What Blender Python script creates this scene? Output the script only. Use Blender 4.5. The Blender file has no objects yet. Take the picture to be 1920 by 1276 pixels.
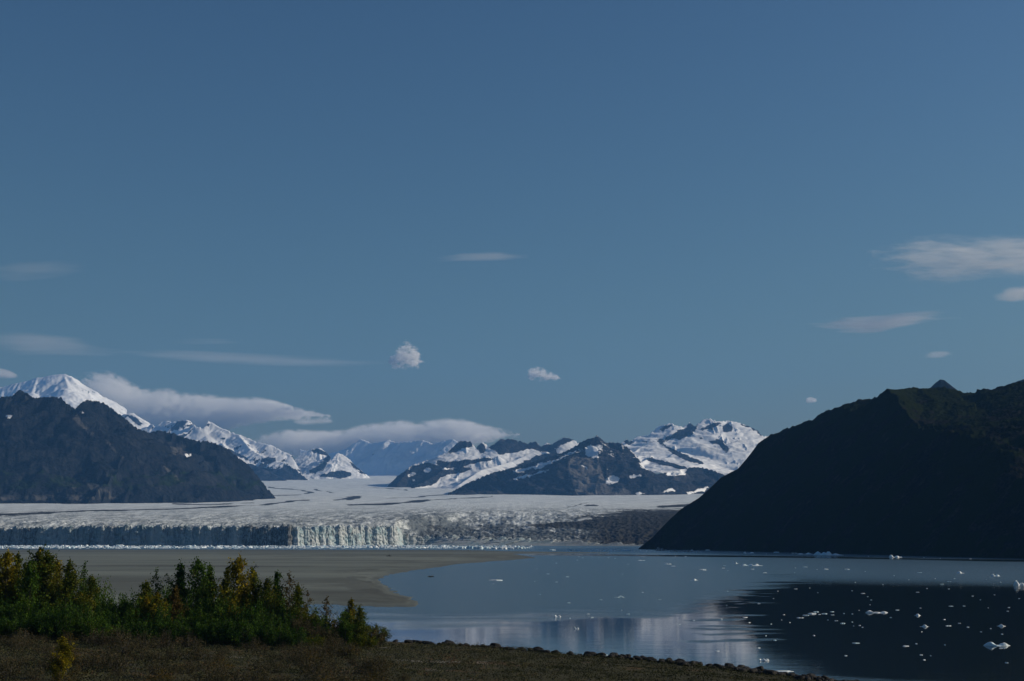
import bpy, math, random
import numpy as np

C = bpy.context.scene
COL = C.collection
# ------------------------------------------------------------------ camera, sky, sun, exposure
F_PX, CAM_Z, HOR = 2800.0, 25.0, 1008.0
TH = math.atan((HOR - 638.0) / F_PX)
cam_d = bpy.data.cameras.new('camera'); cam = bpy.data.objects.new('camera', cam_d); COL.objects.link(cam)
cam.location = (0, 0, CAM_Z); cam.rotation_euler = (math.pi / 2 + TH, 0, 0)
cam_d.sensor_width = 36; cam_d.lens = 36 * F_PX / 1920; cam_d.clip_start = 0.5; cam_d.clip_end = 200000
C.camera = cam

SUN_AZ, SUN_EL = math.radians(84), math.radians(25)      # azimuth clockwise from +Y (to the right), elevation
W = bpy.data.worlds.new('World'); C.world = W; W.use_nodes = True
nt = W.node_tree; nt.nodes.clear()
wo = nt.nodes.new('ShaderNodeOutputWorld'); bg = nt.nodes.new('ShaderNodeBackground'); sky = nt.nodes.new('ShaderNodeTexSky')
sky.sky_type = 'NISHITA'; sky.sun_disc = False; sky.sun_elevation = SUN_EL; sky.sun_rotation = SUN_AZ
sky.altitude = 0; sky.air_density = 1.5; sky.dust_density = 1.3; sky.ozone_density = 4.5
gm = nt.nodes.new('ShaderNodeGamma'); gm.inputs[1].default_value = 1.52
sc_ = nt.nodes.new('ShaderNodeVectorMath'); sc_.operation = 'SCALE'; sc_.inputs['Scale'].default_value = 0.50
nt.links.new(sky.outputs[0], gm.inputs[0]); nt.links.new(gm.outputs[0], sc_.inputs[0]); nt.links.new(sc_.outputs[0], bg.inputs[0]); nt.links.new(bg.outputs[0], wo.inputs[0])
bg.inputs[1].default_value = 0.054
sd = bpy.data.lights.new('sun', 'SUN'); sun = bpy.data.objects.new('sun', sd); COL.objects.link(sun)
sd.energy = 5.0; sd.angle = math.radians(0.5); sd.color = (1.0, 0.87, 0.68)
sun.rotation_euler = (math.pi / 2 - SUN_EL, 0, math.pi - SUN_AZ)
C.view_settings.view_transform = 'Standard'; C.view_settings.look = 'None'
C.view_settings.gamma = 1; C.view_settings.use_curve_mapping = False
C.view_settings.exposure = -0.15
cy = C.cycles
cy.use_denoising = True; cy.max_bounces = 6; cy.diffuse_bounces = 2; cy.glossy_bounces = 3
cy.transmission_bounces = 2; cy.transparent_max_bounces = 16; cy.volume_bounces = 5
cy.use_adaptive_sampling = True; cy.adaptive_threshold = 0.01
cy.sample_clamp_indirect = 4
cy.volume_step_rate = 0.3; cy.volume_max_steps = 256

# ------------------------------------------------------------------ helpers
cT, sT = math.cos(TH), math.sin(TH)
def ray(px, py):
    r = (np.asarray(px, float) - 960) / F_PX; u = (638 - np.asarray(py, float)) / F_PX
    return r, cT - u * sT, sT + u * cT
def at_depth(px, py, Y):
    r, f, u = ray(px, py); s = Y / f
    return r * s, np.asarray(Y, float) + 0 * s, CAM_Z + u * s
def on_z(px, py, z=0.0):
    r, f, u = ray(px, py); s = (z - CAM_Z) / u
    return r * s, f * s, z + 0 * s
def to_px(x, y, z):
    dz = z - CAM_Z
    f = y * cT + dz * sT; u = -y * sT + dz * cT
    return 960 + F_PX * x / f, 638 - F_PX * u / f

def _h(ix, iy, seed):
    n = (ix.astype(np.int64) * 374761393 + iy.astype(np.int64) * 668265263 + seed * 974634777) & 0x7fffffff
    n = ((n ^ (n >> 13)) * 1274126177) & 0x7fffffff
    n = ((n ^ (n >> 16)) * 668265263) & 0x7fffffff
    return (n ^ (n >> 15)) & 0xffff
def gnoise(x, y, seed=0):
    x = np.asarray(x, float); y = np.asarray(y, float)
    ix = np.floor(x); iy = np.floor(y); fx = x - ix; fy = y - iy
    ix = ix.astype(np.int64); iy = iy.astype(np.int64)
    def g(a, b, dx, dy):
        t = _h(a, b, seed) * (2 * math.pi / 65536)
        return np.cos(t) * dx + np.sin(t) * dy
    ux = fx * fx * fx * (fx * (fx * 6 - 15) + 10); uy = fy * fy * fy * (fy * (fy * 6 - 15) + 10)
    a = g(ix, iy, fx, fy); b = g(ix + 1, iy, fx - 1, fy); c = g(ix, iy + 1, fx, fy - 1); d = g(ix + 1, iy + 1, fx - 1, fy - 1)
    return (a + (b - a) * ux + ((c + (d - c) * ux) - (a + (b - a) * ux)) * uy) * 1.5
def fbm(x, y, o=5, seed=0, gain=0.5):
    s = 0; a = 1; t = 0
    for k in range(o):
        s = s + a * gnoise(x * 2 ** k + 17.3 * k, y * 2 ** k - 9.1 * k, seed + k); t += a; a *= gain
    return s / t
def ridged(x, y, o=5, seed=0, gain=0.5):
    s = 0; a = 1; t = 0
    for k in range(o):
        s = s + a * (1 - 2 * np.abs(gnoise(x * 2 ** k + 5.7 * k, y * 2 ** k + 3.3 * k, seed + k))); t += a; a *= gain
    return s / t
def sstep(a, b, x):
    t = np.clip((x - a) / (b - a), 0, 1); return t * t * (3 - 2 * t)
def interp(x, pts):
    p = np.array(pts, float); return np.interp(x, p[:, 0], p[:, 1])
def in_poly(px, py, poly):
    ins = np.zeros(np.shape(px), bool); n = len(poly)
    for i in range(n):
        x1, y1 = poly[i]; x2, y2 = poly[(i + 1) % n]
        if y1 == y2: continue
        c = ((y1 > py) != (y2 > py)) & (px < (x2 - x1) * (py - y1) / (y2 - y1) + x1)
        ins ^= c
    return ins
def poly_dist(px, py, pts):
    best = np.full(np.shape(px), 1e9)
    for (x1, y1), (x2, y2) in zip(pts[:-1], pts[1:]):
        dx, dy = x2 - x1, y2 - y1; L = dx * dx + dy * dy
        t = np.clip(((px - x1) * dx + (py - y1) * dy) / L, 0, 1)
        best = np.minimum(best, np.hypot(px - x1 - t * dx, py - y1 - t * dy))
    return best

def link_mesh(name, V, Fq, mats, attrs=None, smooth=True, parent=None, mat_idx=None, closed_tris=False):
    me = bpy.data.meshes.new(name)
    V = np.asarray(V, np.float32); Fq = np.asarray(Fq, np.int32); k = Fq.shape[1]
    me.vertices.add(len(V)); me.vertices.foreach_set('co', V.ravel())
    me.loops.add(Fq.size); me.loops.foreach_set('vertex_index', Fq.ravel())
    me.polygons.add(len(Fq)); me.polygons.foreach_set('loop_start', np.arange(0, Fq.size, k, dtype=np.int32))
    if mat_idx is not None: me.polygons.foreach_set('material_index', np.asarray(mat_idx, np.int32))
    me.polygons.foreach_set('use_smooth', np.full(len(Fq), smooth))
    if not isinstance(mats, (list, tuple)): mats = [mats]
    for m in mats: me.materials.append(m)
    for an, av in (attrs or {}).items():
        a = me.attributes.new(an, 'FLOAT', 'POINT'); a.data.foreach_set('value', np.asarray(av, np.float32).ravel())
    me.update(calc_edges=True); me.validate()
    o = bpy.data.objects.new(name, me); COL.objects.link(o)
    if parent: o.parent = parent
    return o
def grid_faces(nr, nc, keep=None):
    i = np.arange(nr - 1)[:, None] * nc + np.arange(nc - 1)[None, :]
    f = np.stack([i, i + 1, i + nc + 1, i + nc], -1).reshape(-1, 4)
    if keep is not None: f = f[keep.reshape(-1)]
    return f
def compact(V, Fq, attrs):
    used = np.zeros(len(V), bool); used[Fq.ravel()] = True
    idx = np.cumsum(used) - 1
    return V[used], idx[Fq], {k: np.asarray(v).ravel()[used] for k, v in attrs.items()}
def tag(o, label=None, cat=None, group=None, kind=None):
    if label: o['label'] = label
    if cat: o['category'] = cat
    if group: o['group'] = group
    if kind: o['kind'] = kind
    return o

# ------------------------------------------------------------------ materials
class NT:
    def __init__(s, name):
        s.m = bpy.data.materials.new(name); s.m.use_nodes = True; s.t = s.m.node_tree; s.t.nodes.clear()
        s.out = s.t.nodes.new('ShaderNodeOutputMaterial')
    def n(s, typ, **kw):
        nd = s.t.nodes.new(typ)
        for k, v in kw.items():
            if k in ('i',):
                for a, b in v.items(): s.set(nd.inputs[a], b)
            else: setattr(nd, k, v)
        return nd
    def set(s, inp, v):
        if isinstance(v, bpy.types.NodeSocket): s.t.links.new(v, inp)
        else: inp.default_value = v
    def attr(s, name): return s.n('ShaderNodeAttribute', attribute_name=name).outputs['Fac']
    def pos(s, scale=(1, 1, 1), rot=(0, 0, 0)):
        g = s.n('ShaderNodeNewGeometry'); mp = s.n('ShaderNodeMapping', i={'Vector': g.outputs['Position'], 'Scale': scale, 'Rotation': rot})
        return mp.outputs[0]
    def noise(s, vec, scale, detail=6, rough=0.6, dist=0.0):
        return s.n('ShaderNodeTexNoise', i={'Vector': vec, 'Scale': scale, 'Detail': detail, 'Roughness': rough, 'Distortion': dist}).outputs[0]
    def math(s, op, a, b=0.0, c=None, clamp=False):
        nd = s.n('ShaderNodeMath', operation=op, use_clamp=clamp); s.set(nd.inputs[0], a); s.set(nd.inputs[1], b)
        if c is not None: s.set(nd.inputs[2], c)
        return nd.outputs[0]
    def mrange(s, v, a, b, c=0.0, d=1.0):
        return s.n('ShaderNodeMapRange', interpolation_type='SMOOTHSTEP', i={'Value': v, 'From Min': a, 'From Max': b, 'To Min': c, 'To Max': d}).outputs[0]
    def mix(s, f, a, b):
        nd = s.n('ShaderNodeMix', data_type='RGBA')
        s.set(nd.inputs[0], f)
        s.set(nd.inputs[6], a if isinstance(a, bpy.types.NodeSocket) else (*a, 1))
        s.set(nd.inputs[7], b if isinstance(b, bpy.types.NodeSocket) else (*b, 1))
        return nd.outputs[2]
    def bump(s, h, strength, dist):
        return s.n('ShaderNodeBump', i={'Height': h, 'Strength': strength, 'Distance': dist}).outputs[0]
    def principled(s, color, rough=0.9, normal=None, **kw):
        p = s.n('ShaderNodeBsdfPrincipled'); s.set(p.inputs['Base Color'], color if isinstance(color, bpy.types.NodeSocket) else (*color, 1))
        s.set(p.inputs['Roughness'], rough)
        if normal is not None: s.set(p.inputs['Normal'], normal)
        p.inputs['Specular IOR Level'].default_value = 0.2
        for k, v in kw.items(): s.set(p.inputs[k.replace('_', ' ')], v)
        s.t.links.new(p.outputs[0], s.out.inputs[0]); return p

def mountain_mat(name, rock_a, rock_b, veg=(0.012, 0.019, 0.007), tex=1.0, bump_d=12.0, snow=(0.80, 0.82, 0.84)):
    s = NT(name); P = s.pos((0.01 * tex,) * 3)
    n1 = s.noise(P, 1.0, 9, 0.62); n2 = s.noise(P, 6.0, 6, 0.65); n3 = s.noise(P, 0.35, 5, 0.55)
    rock = s.mix(s.mrange(n2, 0.35, 0.68), rock_a, rock_b)
    rock = s.mix(s.math('MULTIPLY', s.mrange(n1, 0.42, 0.6), 0.5), rock, tuple(c * 0.6 for c in rock_a))
    sc_ = s.noise(s.pos((0.012 * tex, 0.012 * tex, 0.0022 * tex)), 1.0, 6, 0.6)
    rock = s.mix(s.math('MULTIPLY', s.mrange(sc_, 0.54, 0.66), 0.55), rock, tuple(min(1, c * 1.7) for c in rock_b))
    vg = s.mrange(s.math('ADD', s.attr('veg'), s.math('MULTIPLY', s.math('SUBTRACT', n1, 0.5), 1.2)), 0.4, 0.6)
    sr = s.mrange(s.math('ADD', s.attr('scree'), s.math('MULTIPLY', s.math('SUBTRACT', n1, 0.5), 1.4)), 0.35, 0.75)
    rock = s.mix(s.math('MULTIPLY', sr, 0.9), rock, (0.13, 0.125, 0.12) if tex != 1.0 else (0.085, 0.083, 0.08))
    col = s.mix(vg, rock, s.mix(n2, veg, tuple(c * 1.8 for c in veg)))
    sn = s.mrange(s.math('ADD', s.attr('snow'), s.math('ADD', s.math('MULTIPLY', s.math('SUBTRACT', n1, 0.5), 0.9), s.math('MULTIPLY', s.math('SUBTRACT', n2, 0.5), 0.5))), 0.45, 0.56)
    snc = s.mix(s.mrange(n3, 0.4, 0.65), snow, tuple(c * 0.86 for c in snow))
    col = s.mix(sn, col, snc)
    bh = s.math('ADD', s.math('MULTIPLY', n1, 1.0), s.math('MULTIPLY', n2, 0.35))
    st = s.mrange(sn, 0, 1, 0.9, 0.12)
    b = s.bump(bh, st, bump_d * 4)
    p = s.principled(col, 0.95, b); p.inputs['Specular IOR Level'].default_value = 0.0
    return s.m

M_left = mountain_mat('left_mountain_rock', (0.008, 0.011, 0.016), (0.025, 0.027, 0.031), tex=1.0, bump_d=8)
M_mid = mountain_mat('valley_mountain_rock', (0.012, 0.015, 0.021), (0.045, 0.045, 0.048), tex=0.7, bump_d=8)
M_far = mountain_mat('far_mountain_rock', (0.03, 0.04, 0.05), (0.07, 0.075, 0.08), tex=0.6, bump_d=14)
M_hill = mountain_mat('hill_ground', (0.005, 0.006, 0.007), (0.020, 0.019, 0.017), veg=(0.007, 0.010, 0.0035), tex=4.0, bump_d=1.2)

# ------------------------------------------------------------------ mountains
def glacier_z(Y):
    y = interp(Y, [(4500, 990), (5000, 984), (6000, 969), (7000, 957), (9000, 943), (10500, 935.5), (12500, 927.5), (15500, 913), (18000, 902), (20000, 896.5), (24000, 892), (30000, 889)])
    return CAM_Z + np.asarray(Y) * (HOR - y) / F_PX

def massif(name, ridges, u0, u1, Y0, Y1, mat, step=2.0, ny=220, slope=0.6, gully=0.3, gl=120.0, amp=25.0, ns=500.0,
           jag=10.0, jl=120.0, seed=0, base=glacier_z, masks=None, cut=20.0, conc=0.5, small=0.0, small_l=30.0, cap=None, sm=8.0, sky=None, scree=False):
    us = np.arange(u0, u1 + step, step); nc = len(us)
    Ys = Y0 * (Y1 / Y0) ** (np.linspace(0, 1, ny))
    U, Y = np.meshgrid(us, Ys); X = Y * (U - 960) * cT / F_PX
    H = np.full(X.shape, -1e9); D = np.zeros(X.shape)
    for ri, r in enumerate(ridges):
        pts = r['p']; sl = r.get('s', slope)
        P = np.array([at_depth(*p) for p in pts])
        acc = 0.0
        hb = np.full(X.shape, -1e9); db = np.zeros(X.shape)
        wx = X + 0.25 * gl * fbm(X / gl, Y / gl, 3, seed + 50); wy = Y + 0.25 * gl * fbm(X / gl, Y / gl, 3, seed + 60)
        for a, b in zip(P[:-1], P[1:]):
            dx, dy = b[0] - a[0], b[1] - a[1]; L2 = dx * dx + dy * dy; L = math.sqrt(L2)
            t = np.clip(((X - a[0]) * dx + (Y - a[1]) * dy) / L2, 0, 1)
            d = np.hypot(X - a[0] - t * dx, Y - a[1] - t * dy)
            arc = acc + t * L
            zc = a[2] + t * (b[2] - a[2]) + r.get('jag', jag) * ridged(arc / jl, arc * 0 + ri * 7.7, 5, seed + 3, 0.68) - r.get('jag', jag) * 0.3 + (22.0 if sky == 'auto' else 0.0)
            g = ridged(arc / gl + 0.15 * wx / gl, d / (gl * 4.5) + ri * 3.1, 4, seed + 11)
            g2 = ridged(arc / (gl * 0.35) + 0.3 * wx / gl, d / (gl * 2.2) + ri * 1.1, 3, seed + 13)
            h = zc - sl * d * (1 + conc * np.exp(-d / 350.0)) + gully * gl * (0.62 * (g - 0.15) + 0.22 * (g2 - 0.15)) * np.minimum(d / 120.0, 1)
            m = h > hb
            hb = np.where(m, h, hb); db = np.where(m, d, db); acc += L
        m = hb > H; hi = np.maximum(hb, H); lo = np.minimum(hb, H)
        H = hi + sm * np.log1p(np.exp(np.clip((lo - hi) / sm, -40, 0))) * np.minimum(np.minimum(D, db) / 60.0 + 0.0, 1) if ri else hb
        D = np.where(m, db, D)
    w = np.minimum(D / 250.0, 1)
    H = H + amp * w * ridged(X / ns, Y / ns, 6, seed + 21, 0.55) + 0.35 * amp * w * fbm(X / (ns * 0.12), Y / (ns * 0.12), 4, seed + 31)
    if small: H = H + small * fbm(X / small_l, Y / small_l, 3, seed + 41, 0.7)
    if cap: H = np.minimum(H, cap(X, Y) + 4 * fbm(X / 25, Y / 25, 4, seed + 71))
    if sky == 'auto':
        px_s = 960 + F_PX * X / (Y * cT); best = np.full(X.shape, 1e6)
        for r in ridges:
            q = sorted((p[0], p[1]) for p in r['p'])
            m = (px_s >= q[0][0]) & (px_s <= q[-1][0])
            best = np.where(m, np.minimum(best, interp(px_s, q)), best)
        al = sorted((p[0], p[1]) for r in ridges for p in r['p'])
        best = np.where(px_s < al[0][0], al[0][1] + 3 * (al[0][0] - px_s), best); best = np.where(px_s > al[-1][0], al[-1][1] + 3 * (px_s - al[-1][0]), best)
        jp = jag / 6.5 * (ridged(px_s / 8.0, px_s * 0 + seed, 4, seed + 83, 0.65) - 0.3)
        zs = at_depth(px_s, best - jp, Y)[2]
        H = np.where(best < 1e5, np.minimum(H, zs), H)
    elif sky:
        px_s = 960 + F_PX * X / (Y * cT); ok_ = (px_s > sky[0][0]) & (px_s < sky[-1][0])
        zs = at_depth(px_s, interp(px_s, sky), Y)[2] + 2.5 * fbm(X / 30, Y / 400, 3, seed + 81) * Y / 10000
        H = np.where(ok_, np.minimum(H, zs), H)
    B = base(Y) - cut
    above = H > B
    H = np.maximum(H, B)
    k = (above[:-1, :-1] | above[1:, :-1] | above[:-1, 1:] | above[1:, 1:])
    V = np.stack([X, Y, H], -1).reshape(-1, 3)
    PX, PY = to_px(X, Y, H)
    gy, gx = np.gradient(H); dX = np.gradient(X, axis=1); dY = np.gradient(Y, axis=0)
    sx, sy = gx / np.maximum(dX, 1e-3), gy / dY
    A = {'snow': np.zeros(X.shape), 'veg': np.zeros(X.shape), 'scree': np.zeros(X.shape)}
    if masks: masks(A, X, Y, H, PX, PY, sx, sy, D)
    V, Fq, A = compact(V, grid_faces(len(Ys), nc, k), A)
    o = link_mesh(name, V, Fq, mat, A)
    o['kind'] = 'structure'
    return o

def z1(*p): return [(x / 3.9875, 640 + y / 3.9875) for x, y in p]
def z2(*p): return [(480 + x / 3.9875, 740 + y / 3.9875) for x, y in p]
def z3(*p): return [(960 + x / 3.9875, 740 + y / 3.9875) for x, y in p]
def warp(PX, PY, a=3.0, s=14.0, seed=5):
    a = a * 1.8
    return PX + a * fbm(PX / s, PY / s, 4, seed), PY + a * 0.7 * fbm(PX / s + 9, PY / s, 4, seed + 9)
def paint(A, key, val, PX, PY, polys):
    for p in polys:
        m = sum(in_poly(PX + dx, PY + dy, p).astype(float) for dx, dy in ((0, 0), (2.5, 0), (-2.5, 0), (0, 1.8), (0, -1.8), (4.5, 1.5), (-4.5, -1.5), (1.5, 3.2), (-1.5, -3.2))) / 9
        A[key][:] = A[key] * (1 - m) + val * m

# C: dark mountains on the left
def left_masks(A, X, Y, H, PX, PY, sx, sy, D):
    wx, wy = warp(PX, PY, 3, 10)
    st = np.hypot(sx, sy)
    A['snow'][:] = 0.0
    paint(A, 'snow', 1.0, wx, wy, [z1((25, 545), (60, 535), (105, 555), (70, 575)), z1((590, 535), (620, 500), (632, 512), (605, 540)), z1((1360, 840), (1410, 828), (1465, 848), (1400, 862)),
          z1((680, 470), (695, 468), (700, 490)), z1((718, 455), (740, 458), (730, 480)), z1((740, 520), (758, 525), (750, 540)), z1((280, 545), (300, 560), (290, 575))])
    paint(A, 'scree', 0.62, wx, wy, [z1((370, 970), (400, 965), (600, 1090), (540, 1110)), z1((580, 1000), (640, 1010), (860, 1130), (700, 1130)), z1((1060, 1040), (1090, 1035), (1260, 1120), (1200, 1120)), z1((540, 500), (600, 560), (720, 700), (690, 720), (560, 600)), z1((1260, 780), (1380, 760), (1440, 800), (1380, 860), (1290, 840)), z1((700, 640), (760, 690), (980, 900), (900, 880)), z1((1170, 900), (1300, 960), (1400, 1080), (1330, 1060)), z1((0, 1140), (400, 1130), (900, 1150), (900, 1185), (0, 1190))])
    A['veg'][:] = np.clip(sstep(830, 900, PY) * 0.62 + 0.15 * fbm(PX / 60, PY / 25, 3, 8) - 0.35 * sstep(908, 930, PY) - 0.2 * sstep(0.4, 0.9, st), 0, 1)
left = [
    dict(p=[(-160, 735, 10300), (-80, 750, 10300), (0, 743, 10300), (10, 743, 10300), (26, 730, 10300), (40, 738, 10300), (53, 746, 10300), (75, 744, 10300), (104, 745, 10300), (113, 755, 10200), (128, 763, 10150), (165, 785, 10000), (205, 820, 9850), (235, 860, 9700), (262, 905, 9550), (280, 940, 9400)]),
    dict(p=[(75, 746, 10300), (68, 790, 9900), (85, 840, 9600), (110, 890, 9350), (125, 938, 9050)], s=0.75),
    dict(p=[(26, 732, 10300), (5, 790, 9800), (-20, 850, 9450), (-40, 938, 8950)], s=0.75),
    dict(p=[(113, 756, 10200), (140, 810, 9850), (170, 860, 9550), (200, 938, 9250)], s=0.8),
    dict(p=[(240, 858, 9700), (310, 900, 9700), (370, 934, 9700)], s=0.6),
    dict(p=[(100, 770, 11400), (133, 765, 11400), (148, 750, 11400), (163, 751, 11400), (186, 754, 11400), (200, 765, 11400), (218, 778, 11350), (231, 788, 11300), (251, 803, 11200), (273, 811, 11200)], jag=8),
    dict(p=[(186, 756, 11400), (200, 800, 11000), (230, 850, 10600), (270, 905, 10200), (300, 938, 9900)], s=0.6),
    dict(p=[(245, 802, 11200), (273, 811, 11300), (291, 807, 11300), (316, 810, 11300), (333, 818, 11300), (359, 825, 11300), (386, 827, 11300), (404, 833, 11300), (426, 843, 11400), (441, 856, 11450)], jag=6, s=0.75),
    dict(p=[(436, 852, 11450), (452, 864, 11450), (464, 873, 11450), (480, 891, 11450), (490, 904, 11450), (503, 919, 11450), (512, 930, 11450), (530, 950, 11450), (600, 975, 11450)], jag=5, s=0.95),
    dict(p=[(455, 866, 11450), (462, 895, 11200), (470, 925, 10900)], jag=5, s=0.8),
    dict(p=[(291, 809, 11300), (300, 850, 11000), (330, 890, 10700), (350, 932, 10300)], s=0.6),
    dict(p=[(386, 828, 11300), (380, 860, 11050), (400, 895, 10900), (425, 928, 10800)], s=0.6),
]
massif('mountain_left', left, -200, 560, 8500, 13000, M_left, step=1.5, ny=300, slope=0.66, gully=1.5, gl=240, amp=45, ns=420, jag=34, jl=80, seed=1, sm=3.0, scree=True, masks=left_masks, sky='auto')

# D2: dark rock massif in the middle distance
def d2_masks(A, X, Y, H, PX, PY, sx, sy, D):
    wx, wy = warp(PX, PY, 2.5, 9)
    st = np.hypot(sx, sy)
    paint(A, 'snow', 0.62, wx, wy, [z3((110, 545), (200, 500), (330, 470), (420, 425), (470, 395), (500, 420), (400, 470), (300, 520), (200, 545)), z3((840, 395), (900, 400), (960, 470), (940, 480)), z3((0, 610), (140, 575), (260, 545), (300, 560), (160, 610), (20, 640)), z3((1180, 560), (1300, 560), (1320, 590), (1200, 600))])
    paint(A, 'snow', 0.74, wx, wy, [z3((540, 455), (545, 385), (580, 365), (650, 372), (700, 388), (660, 420), (650, 470), (600, 465)), z3((690, 640), (720, 600), (760, 590), (810, 610), (805, 640), (745, 672), (705, 668)),
        z3((500, 512), (530, 515), (585, 553), (560, 552)), z3((695, 535), (710, 535), (740, 568), (715, 565)), z3((905, 725), (960, 712), (1020, 735), (940, 752)),
        z3((0, 560), (120, 535), (280, 520), (200, 545), (60, 580), (0, 590)), z3((480, 510), (500, 515), (490, 528)), z3((860, 600), (960, 585), (1010, 600), (880, 622)),
        z3((1040, 735), (1160, 700), (1280, 690), (1230, 715), (1120, 735)), z3((1300, 720), (1440, 680), (1520, 665), (1450, 715), (1300, 745)), z3((1150, 600), (1160, 530), (1230, 520), (1320, 555), (1270, 590), (1200, 610)),
        z3((1140, 640), (1220, 628), (1215, 645)), z3((1370, 548), (1400, 550), (1390, 558)), z3((930, 500), (1000, 500), (1060, 560), (1000, 560))])
    A['snow'] = np.maximum(A['snow'], 0.43 * sstep(885, 842, PY) + 0.15 * sstep(0.5, 0.2, st) * sstep(900, 860, PY))
    A['veg'][:] = 0.3 * sstep(880, 915, PY)
    paint(A, 'scree', 0.8, wx, wy, [z3((430, 460), (540, 455), (640, 470), (680, 560), (720, 680), (880, 700), (900, 750), (490, 750), (440, 620), (410, 600))])
d2 = [
    dict(p=[(840, 924, 12700), (851, 920, 12800), (881, 903, 13000), (916, 888, 13200), (960, 877, 13400), (1010, 862, 13550), (1050, 850, 13650), (1070, 842, 13700), (1085, 831, 13700), (1100, 824, 13700), (1114, 820, 13700), (1120, 816, 13700), (1128, 822, 13700), (1136, 829, 13700), (1156, 829, 13700), (1168, 832, 13700), (1181, 840, 13700), (1198, 858, 13650), (1211, 877, 13600), (1240, 893, 13500), (1262, 900, 13400), (1300, 925, 13000)]),
    dict(p=[(1070, 843, 13700), (1068, 870, 13350), (1078, 900, 13000), (1085, 927, 12700)], s=0.55),
    dict(p=[(1136, 830, 13700), (1125, 860, 13350), (1140, 890, 13000), (1170, 925, 12650)], s=0.6),
    dict(p=[(1181, 840, 13700), (1180, 880, 13400), (1200, 915, 13000), (1215, 927, 12700)], s=0.6),
    dict(p=[(960, 878, 13400), (1000, 905, 13000), (1020, 926, 12700)], s=0.6),
    dict(p=[(1180, 905, 13600), (1225, 890, 13700), (1262, 884, 13800), (1296, 876, 13900), (1311, 875, 13900), (1335, 880, 13900), (1354, 888, 13850), (1385, 900, 13800), (1430, 918, 13600)], s=0.5, jag=6),
    dict(p=[(1311, 876, 13900), (1290, 900, 13450), (1270, 918, 13000)], s=0.5, jag=6),
]
massif('mountain_middle', d2, 820, 1470, 12300, 14900, M_mid, step=1.5, ny=280, slope=0.55, gully=1.4, gl=190, amp=28, ns=350, jag=26, jl=75, seed=4, sm=3.0, masks=d2_masks, sky='auto')

# D1: ridges left of it, rock teeth above snowfields
def d1_masks(A, X, Y, H, PX, PY, sx, sy, D):
    wx, wy = warp(PX, PY, 2.5, 9, 6)
    A['snow'][:] = 0.9
    paint(A, 'snow', 0.1, wx, wy, [
        z2((960, 690), (1010, 655), (1080, 600), (1160, 530), (1290, 500), (1330, 520), (1380, 545), (1520, 540), (1640, 505), (1820, 470), (1700, 462), (1640, 478), (1540, 485), (1430, 500), (1350, 480), (1370, 610), (1350, 660), (1180, 700), (1040, 700)),
        z2((1355, 480), (1480, 370), (1520, 330), (1610, 335), (1625, 385), (1530, 400), (1500, 425), (1430, 430), (1370, 485)),
        z2((1635, 385), (1690, 345), (1725, 400), (1695, 438), (1640, 400)), z2((1730, 390), (1830, 325), (1930, 320), (1930, 425), (1820, 448), (1780, 410)),
        z2((1330, 520), (1400, 560), (1500, 545), (1640, 530), (1560, 575), (1400, 600), (1340, 640)),
        z2((930, 640), (1000, 590), (1080, 530), (1160, 490), (1140, 530), (1050, 620), (960, 660)),
        z3((-20, 320), (60, 335), (170, 335), (220, 375), (300, 360), (390, 312), (500, 340), (520, 352), (450, 340), (385, 365), (320, 400), (330, 428), (210, 422), (165, 400), (120, 400), (60, 420), (-20, 435)),
        z3((-20, 560), (60, 505), (150, 470), (210, 440), (330, 430), (400, 440), (330, 480), (200, 500), (100, 520), (0, 560))])
    paint(A, 'snow', 0.95, wx, wy, [z2((1120, 610), (1140, 585), (1200, 570), (1180, 595), (1130, 615)), z2((1250, 560), (1290, 530), (1310, 560), (1270, 575)), z2((1160, 640), (1180, 615), (1190, 640))])
d1 = [
    dict(p=[(725, 908, 15800), (733, 904, 15900), (748, 889, 16000), (771, 872, 16100), (813, 859, 16200), (840, 846, 16300), (861, 827, 16400), (881, 827, 16400), (892, 840, 16400), (904, 828, 16400), (917, 839, 16400), (939, 823, 16400), (959, 823, 16400), (975, 826, 16400), (988, 832, 16400), (1003, 827, 16400), (1015, 837, 16400), (1026, 830, 16400), (1035, 833, 16400), (1058, 820, 16400), (1073, 823, 16400), (1085, 829, 16400), (1110, 840, 16400)], jag=22),
    dict(p=[(813, 861, 16200), (845, 868, 15900), (880, 863, 15850), (935, 858, 15900)], s=0.55),
    dict(p=[(845, 868, 15900), (830, 885, 15600), (800, 905, 15300), (775, 915, 15000)], s=0.55),
    dict(p=[(771, 873, 16100), (760, 893, 15700), (745, 910, 15400)], s=0.55),
    dict(p=[(1010, 845, 16000), (960, 868, 15700), (900, 885, 15200), (860, 912, 14800)], s=0.35, jag=5),
]
massif('mountain_ridge', d1, 700, 1140, 14300, 17200, M_mid, step=1.5, ny=240, slope=0.5, gully=0.45, gl=140, amp=18, ns=450, jag=30, jl=110, seed=7, masks=d1_masks, conc=1.0, sky='auto')

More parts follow.
